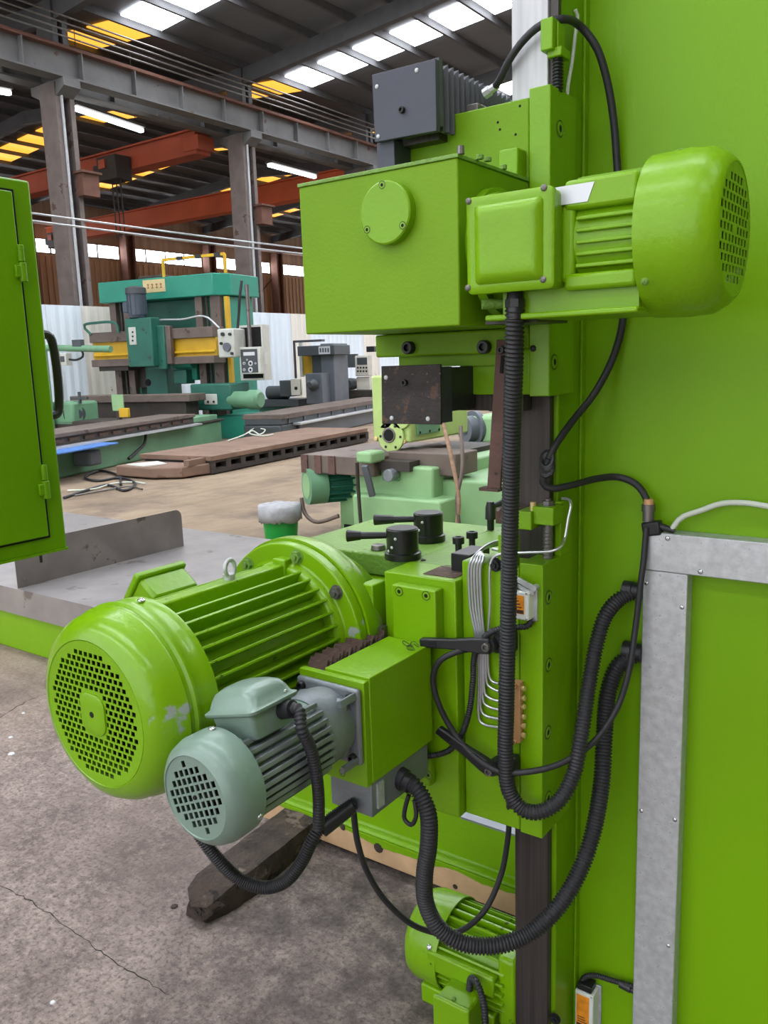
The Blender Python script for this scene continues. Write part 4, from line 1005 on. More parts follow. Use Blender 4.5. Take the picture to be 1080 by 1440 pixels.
# terminal box on top, turned a little about the motor axis
lx, ly, z0 = GX+.028, .915, GZ+.100
tb = MB().loft([[(lx+u, ly+v, z) for u, v in rrect(h, w_, .008)] for z, h, w_ in ((GZ+.055, .040, .040), (GZ+.068, .045, .046), (z0+.001, .049, .049))]).spin(GX, GZ, 14.5).build('terminal_box', 'motor_grey', gm, angle=50)
lid = MB().loft([[(lx+u, ly+v, z0+z) for u, v in rrect(.060-i, .056-i, r)] for i, z, r in ((.003, -.003, .010), (0, 0, .012), (0, .004, .012), (.006, .008, .014), (.009, .020, .018), (.014, .030, .020), (.024, .036, .020), (.038, .0375, .010))]).spin(GX, GZ, 14.5).build('box_lid', 'motor_grey', tb, angle=50)
bolt(lid, g_rot(.028+.050, .945, z0-GZ+.011), (.3, 0, 1), .0055, 'pan', 'chrome')
gt = g_rot(.028+.070, .935, .083)
MB().cyl(g_rot(.028+.046, .935, .083), gt, .016, .0145).build('cable_gland', 'black_plastic', tb)

# ------------------------------------------------------------------ big spindle motor
BX, BZ = -1.195, .968
bm_ = thing('electric_motor', 'large bright green electric motor with finned body and round perforated fan cover', 'motor', (BX, 1.05, .79))
MB().lathe([(0, .128), (.38, .128), (.40, .13), (.40, .16), (.44, .162)], (BX, .90, BZ), (0, 1, 0), 48).build('motor_body', 'green_worn', bm_)
for k in range(-15, 16):
    a = math.radians(90 - k*10.5)
    if abs(k) < 2: continue
    MB().obox((BX+.139*math.cos(a), 1.105, BZ+.139*math.sin(a)), (math.cos(a), 0, math.sin(a)), (0, 1, 0), (-math.sin(a), 0, math.cos(a)), .018, .18, .003).build('fin', 'green_worn', bm_, bevel=.0015)
MB().box(BX-.018, BX+.018, .92, 1.285, BZ+.12, BZ+.159).build('top_rail', 'green_worn', bm_, bevel=.004)
MB().box(BX-.014, BX+.022, 1.27, 1.30, BZ+.13, BZ+.17).build('rail_stop', 'green_worn', bm_, bevel=.004)
eb = MB().cyl((BX, 1.13, BZ+.158), (BX, 1.13, BZ+.17), .012)
eb.tube([(BX+.004+.0*math.cos(q), 1.13+.013*math.cos(q), BZ+.182+.017*math.sin(q)) for q in [2*math.pi*i/24 for i in range(25)]], .0045, 10)
eb.build('lifting_eye', 'galv', bm_)
cw = MB().lathe([(0, .163), (0, .1735), (.02, .1745), (.024, .172), (.044, .172), (.048, .177), (.053, .177), (.057, .172), (.064, .1715), (.068, .175), (.073, .174), (.077, .1715), (.098, .168), (.117, .157), (.127, .143), (.131, .1315), (.128, .1285), (.115, .148), (.095, .161), (0, .166)], (BX, .926, BZ), (0, -1, 0), 72, (False, False)).build('fan_cowl', 'green_worn', bm_, angle=40)
bh = []
for j in range(-9, 10):
    for i in range(-9, 10):
        u, v = i*.0137+(.0068 if j % 2 else 0), j*.0118
        d = math.hypot(u, v)
        if d < .115 and (abs(u) > .034 or abs(v) > .042): bh.append((u, v, .0048, .0042, .0003))
perforated('fan_grille', .1295, bh, .7965, BX, BZ, 'green', cw, 'y')
MB().loft([[(BX+u*k, y, BZ+v*k) for u, v in rrect(.034, .038, .024, 8)] for y, k in ((.7968, 1.0), (.7932, .97), (.7918, .90), (.7916, .5))]).build('hub_plate', 'green', cw)
MB().lathe([(0, .0055), (.0006, .0055)], (BX, .7916, BZ), (0, -1, 0), 12).build('hub_hole', 'void', cw)
fn = MB().lathe([(0, .04), (.02, .04)], (BX, .84, BZ), (0, -1, 0), 20)
for k in range(8):
    a = k*math.pi/4; fn.obox((BX+.07*math.cos(a), .842, BZ+.07*math.sin(a)), (math.cos(a), 0, math.sin(a)), (0, 1, 0), (-math.sin(a), 0, math.cos(a)), .035, .015, .002)
fn.build('fan', 'void', bm_)
MB().lathe([(0, .12), (.01, .12)], (BX, .885, BZ), (0, -1, 0), 30).build('fan_backplate', 'void', bm_)
bolt(cw, (BX+.012, .905, BZ+.1745), (.08, 0, 1), .0075, 'pan', 'chrome')
bolt(cw, (BX-.105, .905, BZ+.139), (-.6, 0, .8), .0075, 'pan', 'chrome')
# terminal box on the far upper side
tq = Vector((-.80, 0, .60)).normalized(); tn = Vector((.60, 0, .80)); tc_ = Vector((BX, 1.085, BZ))+tq*.19
tb = MB().obox(tc_, tq, (0, 1, 0), tn, .03, .058, .044).build('terminal_box', 'green_worn', bm_, bevel=.008)
MB().obox(tc_+tq*.033, tq, (0, 1, 0), tn, .008, .064, .05).build('box_lid', 'green_worn', tb, bevel=.005)
MB().obox(tc_-tq*.045, tq, (0, 1, 0), tn, .02, .05, .038).build('box_neck', 'green_worn', tb)
# mounting flange and hex bolts
fl = MB().lathe([(0, .150), (.008, .158), (.02, .162), (.02, .198), (.044, .2)], (BX, 1.275, BZ), (0, 1, 0), 64).build('flange', 'green_worn', bm_, bevel=.003)
for deg in (38, 78, 128, -10, 168):
    a = math.radians(deg); bolt(fl, (BX+.178*math.cos(a), 1.295, BZ+.178*math.sin(a)), (0, -1, 0), .013, 'hex', 'green_dusty' if deg != 38 else 'steel_dull')
MB().cyl((BX+.165, 1.25, BZ-.03), (BX+.165, 1.30, BZ-.03), .012, seg=12).build('drain_boss', 'green_worn', fl)
# spindle housing behind
sp = thing('spindle_housing', 'green cast spindle housing that the large motor is flanged to', 'housing', (BX, 1.5, .77))
MB().lathe([(0, .205), (.03, .205), (.06, .195), (.10, .165), (.15, .14), (.16, .12)], (BX, 1.32, BZ), (0, 1, 0), 64).build('nose', 'green_worn', sp)
b = MB(); b.prism([(BX-.19, 1.40, .80), (-1.005, 1.40, .80), (-1.005, 1.40, 1.05), (-1.02, 1.40, 1.058), (BX-.1, 1.40, 1.058), (BX-.19, 1.40, 1.02)], (0, .45, 0)); b.build('body', 'green', sp, bevel=.006)
MB().box(-1.036, -1.004, 1.352, 1.40, .95, 1.085).build('side_lug', 'green', sp, bevel=.003)
# rusty folded way cover between the motor and the small gearbox
wc = thing('folding_cover', 'rusty folded strip way cover between large motor and small gearbox', 'bellows', (-1.0, 1.3, .95))
for k in range(16):
    y = 1.16+k*.0125
    MB().obox((-1.0+.002*math.sin(k), y, .972+.004*math.sin(k*2.2)), (1, 0, 0), (0, .5, .9+.2*math.sin(k*3)), (0, -.9, .5), .022, .016, .0014).build('fold', 'rust', wc)
MB().box(-1.03, -.975, 1.15, 1.36, .90, .948).build('carrier', 'rust', wc)
MB().box(-1.0, -.985, 1.352, 1.374, .96, .995).build('stop', 'steel_dull', wc)

# ================================================================== pipes, hoses and fittings
def PY(*t): return [P(x, y, 'y', v) for x, y, v in t]
# oil manifold with its pipes
mf = thing('oil_manifold', 'copper coloured oil manifold block with rows of fittings on the lower slide', 'manifold', P(724, 1047, 'y', 1.39))
m0, m1 = P(717, 958, 'y', 1.38), P(731, 1046, 'y', 1.38)
MB().box(m0.x, m1.x, 1.38, 1.398, m1.z, m0.z).build('block', 'copper', mf, bevel=.0012)
outs = (961, 972, 986, 998, 1011, 1023)
for k, yv in enumerate((967, 981, 993, 1007, 1020, 1033)):
    p = P(732, yv, 'y', 1.388); MB().lathe([(0, .004), (.006, .004), (.006, .0055), (.010, .0055), (.011, .003)], p, (1, -.1, .1), 10).build('fitting', 'brass', mf)
for k, yv in enumerate(outs):
    p = P(703, yv, 'y', 1.388); MB().lathe([(0, .003), (.004, .0055), (.012, .0055), (.012, .004), (.03, .004)], p, (1, 0, -.08), 8).build('fitting', 'chrome', mf)
for px, py in ((725, 964), (724, 1043)): bolt(mf, P(px, py, 'y', 1.38), (0, -1, 0), .0045, 'socket', 'copper')
cols = (687, 685, 682, 680, 677, 674)
tops = (690, 676, 672, 668, 664, 660)
for k in range(1, 6):
    yv = outs[k]; xc = cols[k]; xt = tops[k]
    pts = PY((701, yv, 1.389), (xc+7, yv-4, 1.389), (xc+1, yv-9, 1.389), (xc-1, yv-18, 1.389), (xc-3+k*.2, 915, 1.388), (xt+1, 850, 1.387), (xt, 795, 1.386))
    q = PY((xt+4, 786, 1.388)); r_ = [Vector((-.80+.004*k, 1.45, 1.162+.003*k)), Vector((-.775+.004*k, 1.52, 1.164+.003*k))]
    cable('oil_pipe', pts+q+r_, .0029, 'aluminium', 'thin aluminium oil pipe in the bundle on the lower slide, bent over its top', 'pipe', group='bundled oil pipes on the lower slide', seg=8, step=.006)
cable('oil_pipe', PY((701, 961, 1.389), (692, 958, 1.389), (688, 950, 1.389), (686, 910, 1.389), (689, 850, 1.389), (689, 800, 1.389), (693, 785, 1.391), (705, 779, 1.391), (740, 777, 1.392), (775, 775, 1.392), (787, 770, 1.40), (794, 758, 1.43), (799, 730, 1.44), (803, 708, 1.45), (799, 702, 1.46), (790, 701, 1.47)), .0029, 'aluminium', 'single aluminium oil pipe running to the fitting above the slide top', 'pipe', seg=8, step=.006)
cable('oil_pipe', PY((693, 772, 1.42), (703, 774, 1.41), (709, 772, 1.41), (711, 760, 1.42), (711, 742, 1.44), (711, 730, 1.45)), .0029, 'aluminium', 'short bent aluminium oil pipe beside the black corrugated hose', 'pipe', seg=8, step=.005)

# limit switches
def limit_switch(x0, x1, y1, y0, z0, z1, lab, lever):
    t = thing('limit_switch', lab, 'switch', ((x0+x1)/2, y1, z0))
    MB().box(x0, x1, y0, y1, z0, z1).build('case', 'white_plastic', t, bevel=.003)
    MB().box(x0-.002, x1+.006, y1-.006, y1, z0-.006, z1+.004).build('base_plate', 'galv', t, bevel=.001)
    lb = MB().box(x0+.004, x1-.009, y0-.0008, y0, z0+.012, z1-.008).build('label', 'label_orange', t)
    MB().box(x0+.005, x1-.010, y0-.0012, y0-.0008, z0+.013, z0+.020).build('label_line', 'label_dark', lb)
    for k in range(3): MB().box(x0+.007, x1-.014-.003*k, y0-.0012, y0-.0008, z0+.024+k*.006, z0+.026+k*.006).build('label_line', 'label_dark', lb)
    for sx, sz in ((x0+.004, z0+.004), (x1-.004, z0+.004), (x1-.004, z1-.003)): bolt(t, (sx, y0, sz), (0, -1, 0), .0022, 'pan', 'chrome')
    if lever:
        MB().beam((x0-.004, y0+.008, z1+.026), (x1+.010, y0+.008, z1+.006), .010, .006, (0, 1, 0)).build('lever', 'galv', t, bevel=.001)
        MB().beam((x0-.004, y0+.010, z1+.012), (x1+.006, y0+.010, z1-.004), .008, .003, (0, 1, 0)).build('lever', 'galv', t, bevel=.001)
        MB().box(x0-.008, x0+.010, y0+.002, y1, z1, z1+.018).build('head', 'black_steel', t, bevel=.002)
        MB().cyl((x1+.008, y0+.004, z1+.008), (x1+.008, y0+.018, z1+.008), .006).build('roller', 'galv', t)
    else:
        MB().box(x0+.003, x1-.006, y0+.004, y1-.006, z1, z1+.016).build('head', 'black_steel', t, bevel=.002)
    return t
limit_switch(-.692, -.655, 1.398, 1.368, 1.058, 1.114, 'white limit switch with orange label on the upper part of the lower slide', True)
q0, q1 = P(808, 1440, 'y', 1.58), P(834, 1402, 'y', 1.58)
limit_switch(q0.x, q1.x, 1.62, 1.58, q0.z-.01, q1.z, 'white limit switch with orange label low on the column beside the trunking', False)
bolt(col, P(781, 1432, 'y', 1.49), (0, -1, 0), .010, 'hex', 'black_steel')
# black lever handles on the slide
def lever(hub, tip, lab, y):
    h, e = P(*hub, 'y', y), P(*tip, 'y', y-.03)
    t = thing('clamp_lever', lab, 'lever', h)
    MB().lathe([(0, .015), (.03, .016), (.036, .014)], h+Vector((0, .034, 0)), (0, -1, 0), 20).build('hub', 'black_plastic', t)
    d = (e-h); L = d.length; d.normalize(); u = Vector((0, -1, 0)); sd = d.cross(u).normalized()
    b = MB(); secs = []
    for q, wv, hv in ((-.04, .016, .008), (.15, .0155, .008), (.5, .011, .0065), (.85, .010, .007), (1.0, .009, .007)):
        c = h+d*(L*q); secs.append([b.bm.verts.new(c+sd*(wv*i)+u*(hv*j)) for i, j in ((-1, -1), (1, -1), (1, 1), (-1, 1))])
    for p_, q_ in zip(secs, secs[1:]):
        for k in range(4): b.bm.faces.new((p_[k], p_[(k+1) % 4], q_[(k+1) % 4], q_[k]))
    b.bm.faces.new(secs[0][::-1]); b.bm.faces.new(secs[-1]); ar = b.build('arm', 'black_plastic', t, bevel=.003)
    for k in (-1, 0, 1): MB().obox(h+d*(L*.86)+sd*(k*.0045)+u*.0075, d, sd, u, L*.12, .001, .001).build('grip_rib', 'black_steel', ar)
    bolt(t, h+Vector((0, -.006, 0)), (0, -1, 0), .0085, 'socket', 'steel_dull')
    MB().obox(h+Vector((.025, .024, .006)), (1, 0, .2), (0, 1, 0), (0, 0, 1), .022, .012, .022).build('bracket', 'black_plastic', t, bevel=.005)
    return t
lever((687, 908), (592, 903), 'straight black clamp lever lying level across the oil pipes', 1.362)
lever((691, 1082), (616, 1025), 'slanting black clamp lever low on the lower slide', 1.362)

# hoses and cables
hose('corrugated_hose', PY((724, 436, 1.195), (723, 500, 1.21), (720, 600, 1.25), (718, 700, 1.29), (716, 800, 1.32), (714, 900, 1.335), (712, 1000, 1.34), (711, 1070, 1.345), (717, 1115, 1.35), (735, 1138, 1.355), (757, 1142, 1.36), (785, 1127, 1.38), (806, 1090, 1.41), (818, 1030, 1.44), (827, 970, 1.48), (839, 905, 1.52), (852, 865, 1.55), (872, 842, 1.58), (896, 831, 1.595)), .0155, 'black_rubber', 'black corrugated hose dropping from the upper motor and looping up to the trunking', .0068)
hose('corrugated_hose', PY((565, 1096, 1.232), (585, 1108, 1.235), (601, 1140, 1.235), (603, 1185, 1.235), (597, 1230, 1.24), (599, 1270, 1.25), (616, 1304, 1.26), (650, 1326, 1.28), (700, 1329, 1.32), (745, 1312, 1.37), (785, 1275, 1.41), (815, 1225, 1.45), (834, 1170, 1.49), (846, 1100, 1.52), (850, 1030, 1.545), (856, 970, 1.56), (870, 936, 1.575), (896, 918, 1.59)), .0175, 'black_rubber', 'thick black corrugated hose sagging from the junction box to the trunking', .0068)
for (px, py, v, r, d, pn) in ((898, 831, 1.595, .018, (1, 0, 0), None), (898, 918, 1.59, .021, (1, 0, 0), None)):
    p = P(px, py, 'y', v); o = MB().lathe([(-.030, r), (-.012, r), (-.010, r*.9), (.008, r*.9)], p, d, 18).build('hose_fitting', 'black_plastic')
    tag(o, 'upper black hose fitting at the edge of the vertical trunking' if py < 900 else 'lower black hose fitting at the edge of the vertical trunking', 'fitting')
p = P(565, 1096, 'y', 1.232)
tag(MB().lathe([(-.012, .022), (.02, .022), (.022, .019), (.035, .019)], p+Vector((-.012, 0, .004)), (1, 0, -.25), 18).build('hose_fitting', 'black_plastic'), 'black hose fitting screwed into the grey junction box', 'fitting')
cable('cable_loop', PY((575, 1118, 1.225), (570, 1135, 1.222), (569, 1152, 1.222), (578, 1160, 1.222), (585, 1148, 1.222), (583, 1125, 1.225)), .0045, 'black_plastic', 'small black cable loop hanging beside the hose fitting', 'cable', step=.006)
# smooth cable from the gland beside the trunking round the levers
cable('cable', PY((909, 742, 1.575), (905, 790, 1.565), (901, 820, 1.56), (894, 880, 1.55), (884, 945, 1.53), (868, 995, 1.51), (835, 1043, 1.46), (790, 1073, 1.40), (745, 1085, 1.362), (700, 1084, 1.345), (665, 1062, 1.345), (638, 1030, 1.345), (617, 990, 1.335), (609, 955, 1.33), (618, 930, 1.33), (645, 916, 1.345), (676, 911, 1.385)), .0062, 'black_rubber', 'smooth black cable looping from the trunking corner around the levers')
hose('conduit', PY((748, 872, 1.385), (742, 880, 1.38), (728, 882, 1.372), (705, 884, 1.365), (685, 893, 1.365), (668, 920, 1.372), (665, 960, 1.372), (660, 1000, 1.37), (648, 1035, 1.37), (630, 1056, 1.365), (605, 1063, 1.35), (588, 1063, 1.335)), .0065, 'black_rubber', 'thin corrugated conduit from the limit switch down behind the levers', .005, 'conduit', seg=10)
# cable on the wall
knot = P(772, 645, 'y', 1.468)
cable('cable', PY((690, 130, 1.50), (703, 112, 1.48), (716, 85, 1.465), (736, 57, 1.462), (760, 36, 1.462), (790, 27, 1.475), (815, 36, 1.53), (838, 65, 1.55), (853, 110, 1.57), (863, 170, 1.59), (868, 235, 1.60), (874, 340, 1.605), (877, 440, 1.605), (865, 495, 1.6), (838, 550, 1.56), (803, 595, 1.50), (780, 628, 1.468), (772, 645, 1.462)), .007, 'black_rubber', 'black cable arching over the top bracket and down the column behind the upper motor')
cable('cable', PY((772, 645, 1.462), (765, 665, 1.462), (764, 681, 1.464), (775, 687, 1.468), (805, 682, 1.50), (840, 673, 1.56), (870, 671, 1.598), (893, 680, 1.6), (907, 697, 1.595), (912, 716, 1.59)), .007, 'black_rubber', 'black cable from the taped joint across the column to the gland')
kb = MB()
for k in range(7):
    a = k*.9; kb.tube([knot+Vector((.012*math.cos(a+q), -.008+.010*math.sin(a+q)*.5, .012*math.sin(a+q)*1.2-.003*k)) for q in [2*math.pi*i/10 for i in range(11)]], .0045, 7)
tag(kb.build('taped_joint', 'black_plastic'), 'lumpy black taped cable joint at the edge of the guideway', 'joint')
gl = thing('cable_gland', 'grey metal cable gland block on the corner of the trunking', 'gland', P(912, 745, 'y', 1.59))
p = P(912, 716, 'y', 1.59)
MB().lathe([(0, .011), (.02, .011), (.02, .013), (.034, .013)], p+Vector((0, 0, -.024)), (0, 0, 1), 14).build('nut', 'steel_dull', gl)
MB().lathe([(0, .010), (.012, .009)], p+Vector((0, 0, .008)), (0, 0, 1), 14).build('collar', 'copper', gl)
MB().obox(p+Vector((.010, -.004, -.036)), (1, 0, .2), (0, 1, 0), (-.2, 0, 1), .018, .012, .014).build('elbow', 'black_steel', gl, bevel=.004)
MB().cyl(p+Vector((.02, -.005, -.030)), p+Vector((.052, -.002, -.038)), .008, .005).build('sleeve', 'black_plastic', gl)
cable('cable', [p+Vector((.045, -.002, -.037))] + PY((958, 728, 1.59), (985, 718, 1.595), (1015, 708, 1.6), (1045, 707, 1.605), (1080, 712, 1.605), (1130, 722, 1.607)) + [Vector((.15, 1.608, 1.235)), Vector((.6, 1.608, 1.225)), Vector((1.3, 1.608, 1.24))], .0055, 'cable_white', 'pale grey cable waving right above the horizontal trunking')
# bracket with bolt at the top of the guideway, pale pipe
tbk = thing('top_bracket', 'green bracket block with threaded rod above the upper slide', 'bracket', P(775, 70, 'y', 1.45))
b0, b1 = P(760, 27, 'y', 1.44), P(777, 68, 'y', 1.44)
MB().box(b0.x, b1.x, 1.44, 1.48, b1.z, b0.z).build('block', 'green', tbk, bevel=.002)
MB().box(b0.x+.008, b1.x+.012, 1.45, 1.49, b1.z-.010, b1.z+.005).build('block_foot', 'green', tbk, bevel=.002)
MB().box(b1.x, b1.x+.004, 1.455, 1.485, b1.z, b0.z-.005).build('block_side', 'green', tbk, bevel=.002)
rx = (b0.x+b1.x)/2+.010
MB().cyl((rx, 1.465, 2.0), (rx, 1.465, b1.z), .0085, seg=14).build('threaded_rod', 'black_steel', tbk)
for k in range(12): MB().lathe([(0, .0085), (.0018, .0105), (.0036, .0085)], (rx, 1.465, 2.004+k*.0055), (0, 0, 1), 12).build('thread', 'black_steel', tbk)
cable('oil_pipe', [Vector((-.646, 1.51, 2.004))]+PY((799, 118, 1.515), (804, 90, 1.53), (809, 50, 1.55), (812, 20, 1.56), (808, 12, 1.55)), .0035, 'cable_white', 'pale oil pipe rising from the upper slide beside the top bracket', 'pipe', seg=8)
g0 = P(684, 132, 'y', 1.49)
t = thing('hose_connector', 'grey block connector on top of the upper slide under the arching cable', 'fitting', g0)
MB().box(g0.x-.028, g0.x-.002, 1.46, 1.50, 1.986, 2.012).build('block', 'steel_dull', t, bevel=.002)
MB().lathe([(0, .010), (.012, .010), (.014, .008), (.03, .0075)], g0+Vector((-.004, 0, 0)), (.9, 0, .35), 8).build('nut', 'galv', t)

# cable trunking on the column
th = thing('trunking', 'horizontal galvanised cable trunking screwed to the green column', 'trunking', (.2, 1.6, 1.13))
MB().box(-.513, 1.4, 1.578, 1.6195, 1.128, 1.204).build('duct', 'galv', th, bevel=.002)
for px, py in ((939, 757), (985, 804)): bolt(th, P(px, py, 'y', 1.578), (0, -1, 0), .005, 'pan', 'chrome')
bolt(th, P(1050, 764, 'y', 1.59), (0, 0, 1), .005, 'pan', 'chrome')
tv = thing('trunking', 'vertical galvanised cable trunking running down the green column', 'trunking', (-.46, 1.6, .02))
MB().box(-.511, -.426, 1.582, 1.6195, .0, 1.127).build('duct', 'galv', tv, bevel=.002)
for px, py in ((909, 820), (959, 854), (902, 1140), (949, 1153), (940, 1330)): bolt(tv, P(px, py, 'y', 1.582), (0, -1, 0), .0045, 'pan', 'chrome')
hose('conduit', PY((818, 1404, 1.60), (817, 1385, 1.6), (823, 1374, 1.6), (838, 1372, 1.6), (862, 1379, 1.6), (893, 1388, 1.6)), .0065, 'black_rubber', 'short black conduit from the low limit switch into the trunking', .005, 'conduit', seg=10)
tag(MB().lathe([(0, .009), (.024, .009), (.026, .007), (.034, .007)], P(872, 1383, 'y', 1.6), (1, 0, -.12), 12).build('conduit_nut', 'black_plastic'), 'black conduit nut where the short conduit enters the trunking', 'fitting')

# conduits of the grey motor
hose('conduit', [gt+Vector((-.006, 0, 0)), gt+Vector((.008, .004, -.001))]+[P(x, y, 'x', v) for x, y, v in ((424, 1024, -.842), (436, 1050, -.842), (444, 1083, -.845), (448, 1120, -.852), (448, 1165, -.86))], .0105, 'black_rubber', 'black corrugated conduit from the grey motor terminal box', .006, 'conduit')
hose('conduit', PY((498, 1130, 1.13), (475, 1145, 1.10), (452, 1162, 1.07), (440, 1180, 1.05), (424, 1212, 1.03), (400, 1240, 1.01), (370, 1248, .99), (335, 1235, .97), (308, 1210, .95), (285, 1180, .94), (268, 1150, .95)), .0125, 'black_rubber', 'black corrugated conduit sagging below the grey motor above the dark beam', .0045, 'conduit')
o = MB().lathe([(0, .016), (.07, .014)], P(452, 1166, 'y', 1.062), (P(500, 1130, 'y', 1.13)-P(452, 1166, 'y', 1.062)), 16).build('conduit_sleeve', 'black_plastic'); tag(o, 'black plastic Y sleeve joining the conduits under the grey motor', 'fitting')
cable('cable', PY((497, 1140, 1.16), (502, 1180, 1.17), (516, 1225, 1.2), (545, 1270, 1.24), (590, 1305, 1.30), (640, 1312, 1.36), (678, 1285, 1.42), (703, 1235, 1.455), (714, 1180, 1.455), (716, 1130, 1.40), (717, 1090, 1.375)), .0062, 'black_rubber', 'thin black cable sagging in a long loop above the floor motor')

# ------------------------------------------------------------------ motor on the floor
FY, FZ = 1.575, .124
fmx = thing('electric_motor', 'small green finned electric motor near the floor, half behind the dark guideway', 'motor', (-.9, FY, 0))
MB().lathe([(0, .085), (.22, .085)], (-.99, FY, FZ), (1, 0, 0), 32).build('motor_body', 'green_worn', fmx)
for k in range(26):
    a = math.radians(k*360/26); MB().obox((-.88, FY+.09*math.cos(a), FZ+.09*math.sin(a)), (1, 0, 0), (0, math.cos(a), math.sin(a)), (0, -math.sin(a), math.cos(a)), .108, .013, .003).build('fin', 'green_worn', fmx, bevel=.001)
fcw = MB().lathe([(0, .05), (.004, .08), (.02, .102), (.04, .109), (.11, .110), (.11, .106), (.03, .102)], (-1.055, FY, FZ), (1, 0, 0), 48).build('fan_cowl', 'green_worn', fmx, angle=50)
bolt(fcw, (-.965, FY-.10, FZ+.045), (0, -.92, .39), .007, 'pan', 'chrome')
MB().box(-.97, -.79, FY-.108, FY-.06, FZ-.01, FZ+.04).build('frame_rail', 'green_worn', fmx, bevel=.005)
MB().box(-.79, -.745, FY-.09, FY+.09, FZ-.09, FZ+.09).build('end_flange', 'green_worn', fmx, bevel=.01)
MB().box(-1.0, -.80, FY-.09, FY+.09, 0, .05).build('foot', 'green_worn', fmx, bevel=.005)
tb = MB().box(-.900, -.815, FY-.175, FY-.095, FZ-.085, FZ+.0).build('terminal_box', 'green_worn', fmx, bevel=.006)
MB().box(-.904, -.811, FY-.186, FY-.174, FZ-.09, FZ+.005).build('box_lid', 'green_worn', tb, bevel=.004)
bolt(tb, (-.86, FY-.165, FZ+.001), (0, 0, 1), .006, 'pan', 'green_dusty')
hose('conduit', [Vector((-.845, FY-.12, FZ+.0)), Vector((-.84, FY-.12, FZ+.03)), Vector((-.822, FY-.13, FZ+.038)), Vector((-.80, FY-.14, FZ+.01)), Vector((-.785, FY-.155, FZ-.04)), Vector((-.775, FY-.17, FZ-.115))], .0085, 'black_rubber', 'black conduit leaving the small floor motor terminal box', .006, 'conduit', seg=10)

# ------------------------------------------------------------------ control cabinet, left
CX = -2.0
cb = thing('control_cabinet', 'tall green control cabinet with hinged door and black edge handle', 'cabinet', (CX-.15, .85, 0))
z0, z1 = 1.07, 2.021
ye = 1.303
MB().box(CX-.26, CX, .35, ye, z0, z1).build('case', 'green_cab', cb, bevel=.006)
dr = P(28, 265, 'x', CX).y; db = P(78, 765, 'x', CX)
MB().box(CX, CX+.004, .38, ye-.050, z0+.040, z1-.028).build('door_gap', 'void', cb)
d_ = MB().box(CX+.001, CX+.012, .385, ye-.058, z0+.046, z1-.034).build('door', 'green_cab', cb, bevel=.003)
for zz in (P(37, 372, 'x', CX).z, P(72, 675, 'x', CX).z):
    h = MB().cyl((CX+.014, ye-.054, zz-.045), (CX+.014, ye-.054, zz+.002), .010, seg=14).cyl((CX+.014, ye-.054, zz+.004), (CX+.014, ye-.054, zz+.045), .008, seg=14)
    h.box(CX+.008, CX+.02, ye-.075, ye-.052, zz-.035, zz-.005)
    h.build('hinge', 'green_cab', cb, bevel=.002)
for dy in (.0,): MB().box(CX-.002, CX+.006, .35, ye, z0-.002, z0+.004).build('drip_edge', 'green_cab', cb)
hx = CX-.05; hz1, hz0 = P(80, 462, 'x', hx).z, P(84, 592, 'x', hx).z; hy = P(84, 520, 'x', hx).y-.012
MB().tube(spline([Vector((hx, ye-.002, hz1-.015)), Vector((hx, hy-.01, hz1-.02)), Vector((hx, hy, hz1-.05)), Vector((hx, hy, hz0+.05)), Vector((hx, hy-.01, hz0+.02)), Vector((hx, ye-.002, hz0+.015))], .01), .012, 10).build('edge_handle', 'black_plastic', cb)
MB().box(CX-.22, CX-.08, .42, .58, 0, z0).build('pedestal', 'green_cab', cb, bevel=.01)
MB().cyl((CX-.03, P(67, 790, 'x', CX).y, z0-.03), (CX-.03, P(67, 790, 'x', CX).y, z0), .004, seg=8).build('cable_stub', 'black_rubber', cb)

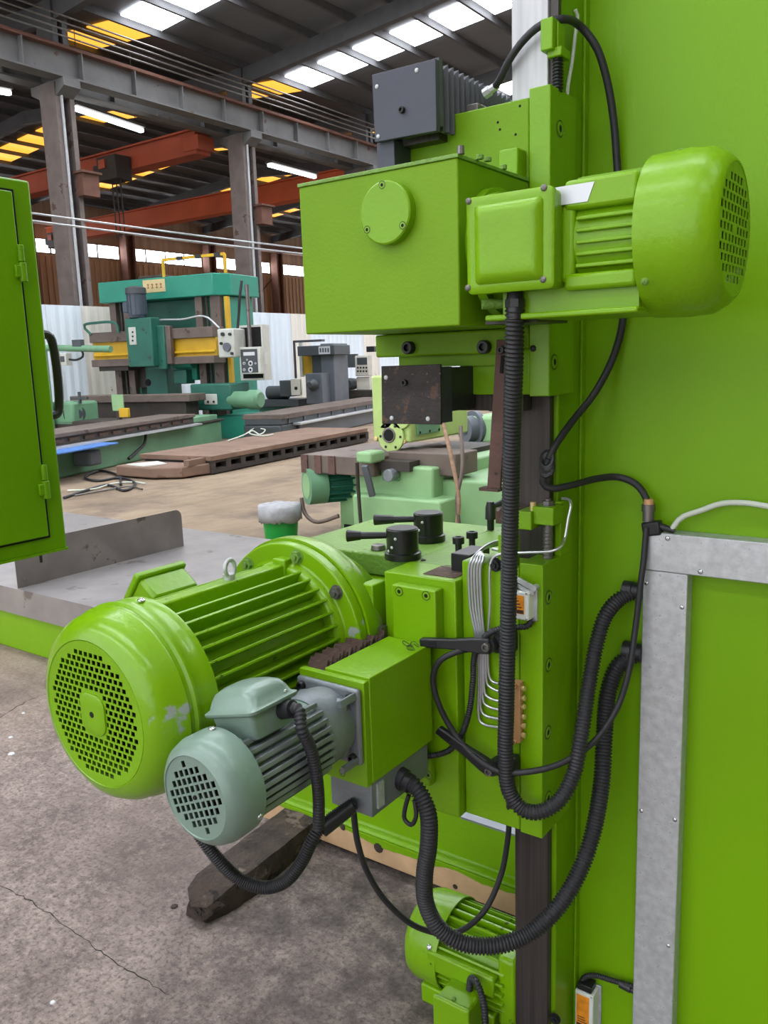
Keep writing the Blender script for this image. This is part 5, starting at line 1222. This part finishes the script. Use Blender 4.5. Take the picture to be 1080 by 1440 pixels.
# ------------------------------------------------------------------ machine bed with steel tray, left
bd = thing('machine_bed', 'green machine bed with a grey sheet steel tray and upright splash plate', 'machine bed', (-4.2, 3.1, 0))
MB().box(-6.2, -2.9, 2.44, 3.95, 0, .225).build('bed_body', 'green', bd, bevel=.006)
MB().box(-6.2, -2.85, 2.42, 2.424, .222, .372).build('tray_apron', 'tray_steel', bd)
MB().box(-6.2, -2.85, 2.424, 4.05, .355, .368).build('tray', 'tray_steel', bd)
MB().box(-6.2, -2.9, 2.424, 3.9, .226, .355).build('tray_support', 'steel_dull', bd)
zt = P(97, 749, 'x', -4.25).z; ze = 3.63
pts = [(-4.25, 2.44, .368), (-4.25, ze, .368), (-4.25, ze, zt-.05)] + [(-4.25, ze-.05+.05*math.cos(q), zt-.05+.05*math.sin(q)) for q in [math.radians(d) for d in (15, 30, 45, 60, 75, 90)]] + [(-4.25, 2.44, zt)]
o = MB().prism(pts, (-.004, 0, 0)).build('splash_plate', 'splash_steel', bd)
for px, py in ((152, 786), (35, 815)): bolt(bd, P(px, py, 'x', -4.249), (1, 0, 0), .008, 'pan', 'steel_dull')

# ------------------------------------------------------------------ old timber on the floor
a, c = P(275, 1272, 'z', .05), P(445, 1140, 'z', .05)
d = (c-a); L = d.length; d.normalize(); sd = Vector((d.y, -d.x, 0))
b = MB(); secs = []; random.seed(3)
for i in range(14):
    q = i/13; cpt = a+d*(L*q); r_ = []
    for (u, v) in ((-.07, .0), (.065, .0), (.078, .045), (.068, .085), (.0, .095), (-.062, .088), (-.078, .045)):
        j = .011*random.uniform(-1, 1); taper = (.55, .8, .95)[i] if i < 3 else 1
        r_.append(b.bm.verts.new(cpt+sd*(u*taper+j)+Vector((0, 0, max(0, v*taper+(j*.6 if v else 0))))-Vector((0, 0, .05))+d*(.022*random.uniform(-1, 1))))
    secs.append(r_)
for p_, q_ in zip(secs, secs[1:]):
    for k in range(7): b.bm.faces.new((p_[k], p_[(k+1) % 7], q_[(k+1) % 7], q_[k]))
b.bm.faces.new(secs[0][::-1]); b.bm.faces.new(secs[-1])
tag(b.build('timber_beam', 'wood_dark', angle=25), 'old dark splintered timber beam lying on the concrete under the motors', 'timber')
for i, (px, py) in enumerate(((16, 1060), (15, 1037), (74, 1410), (33, 1003), (245, 1275))):
    p = P(px, py, 'z', 0); r_ = (.014, .010, .007, .008, .012)[i]
    o = MB().lathe([(0, r_), (.003, r_*.8), (.004, r_*.3)], p, (0, 0, 1), 7).build('litter_flake', 'plate_white' if i != 4 else 'wood_dark')
    tag(o, 'small pale flake of litter lying on the concrete floor' if i != 4 else 'dark splinter of wood beside the timber beam', 'litter', 'pale flakes on the floor' if i != 4 else None)
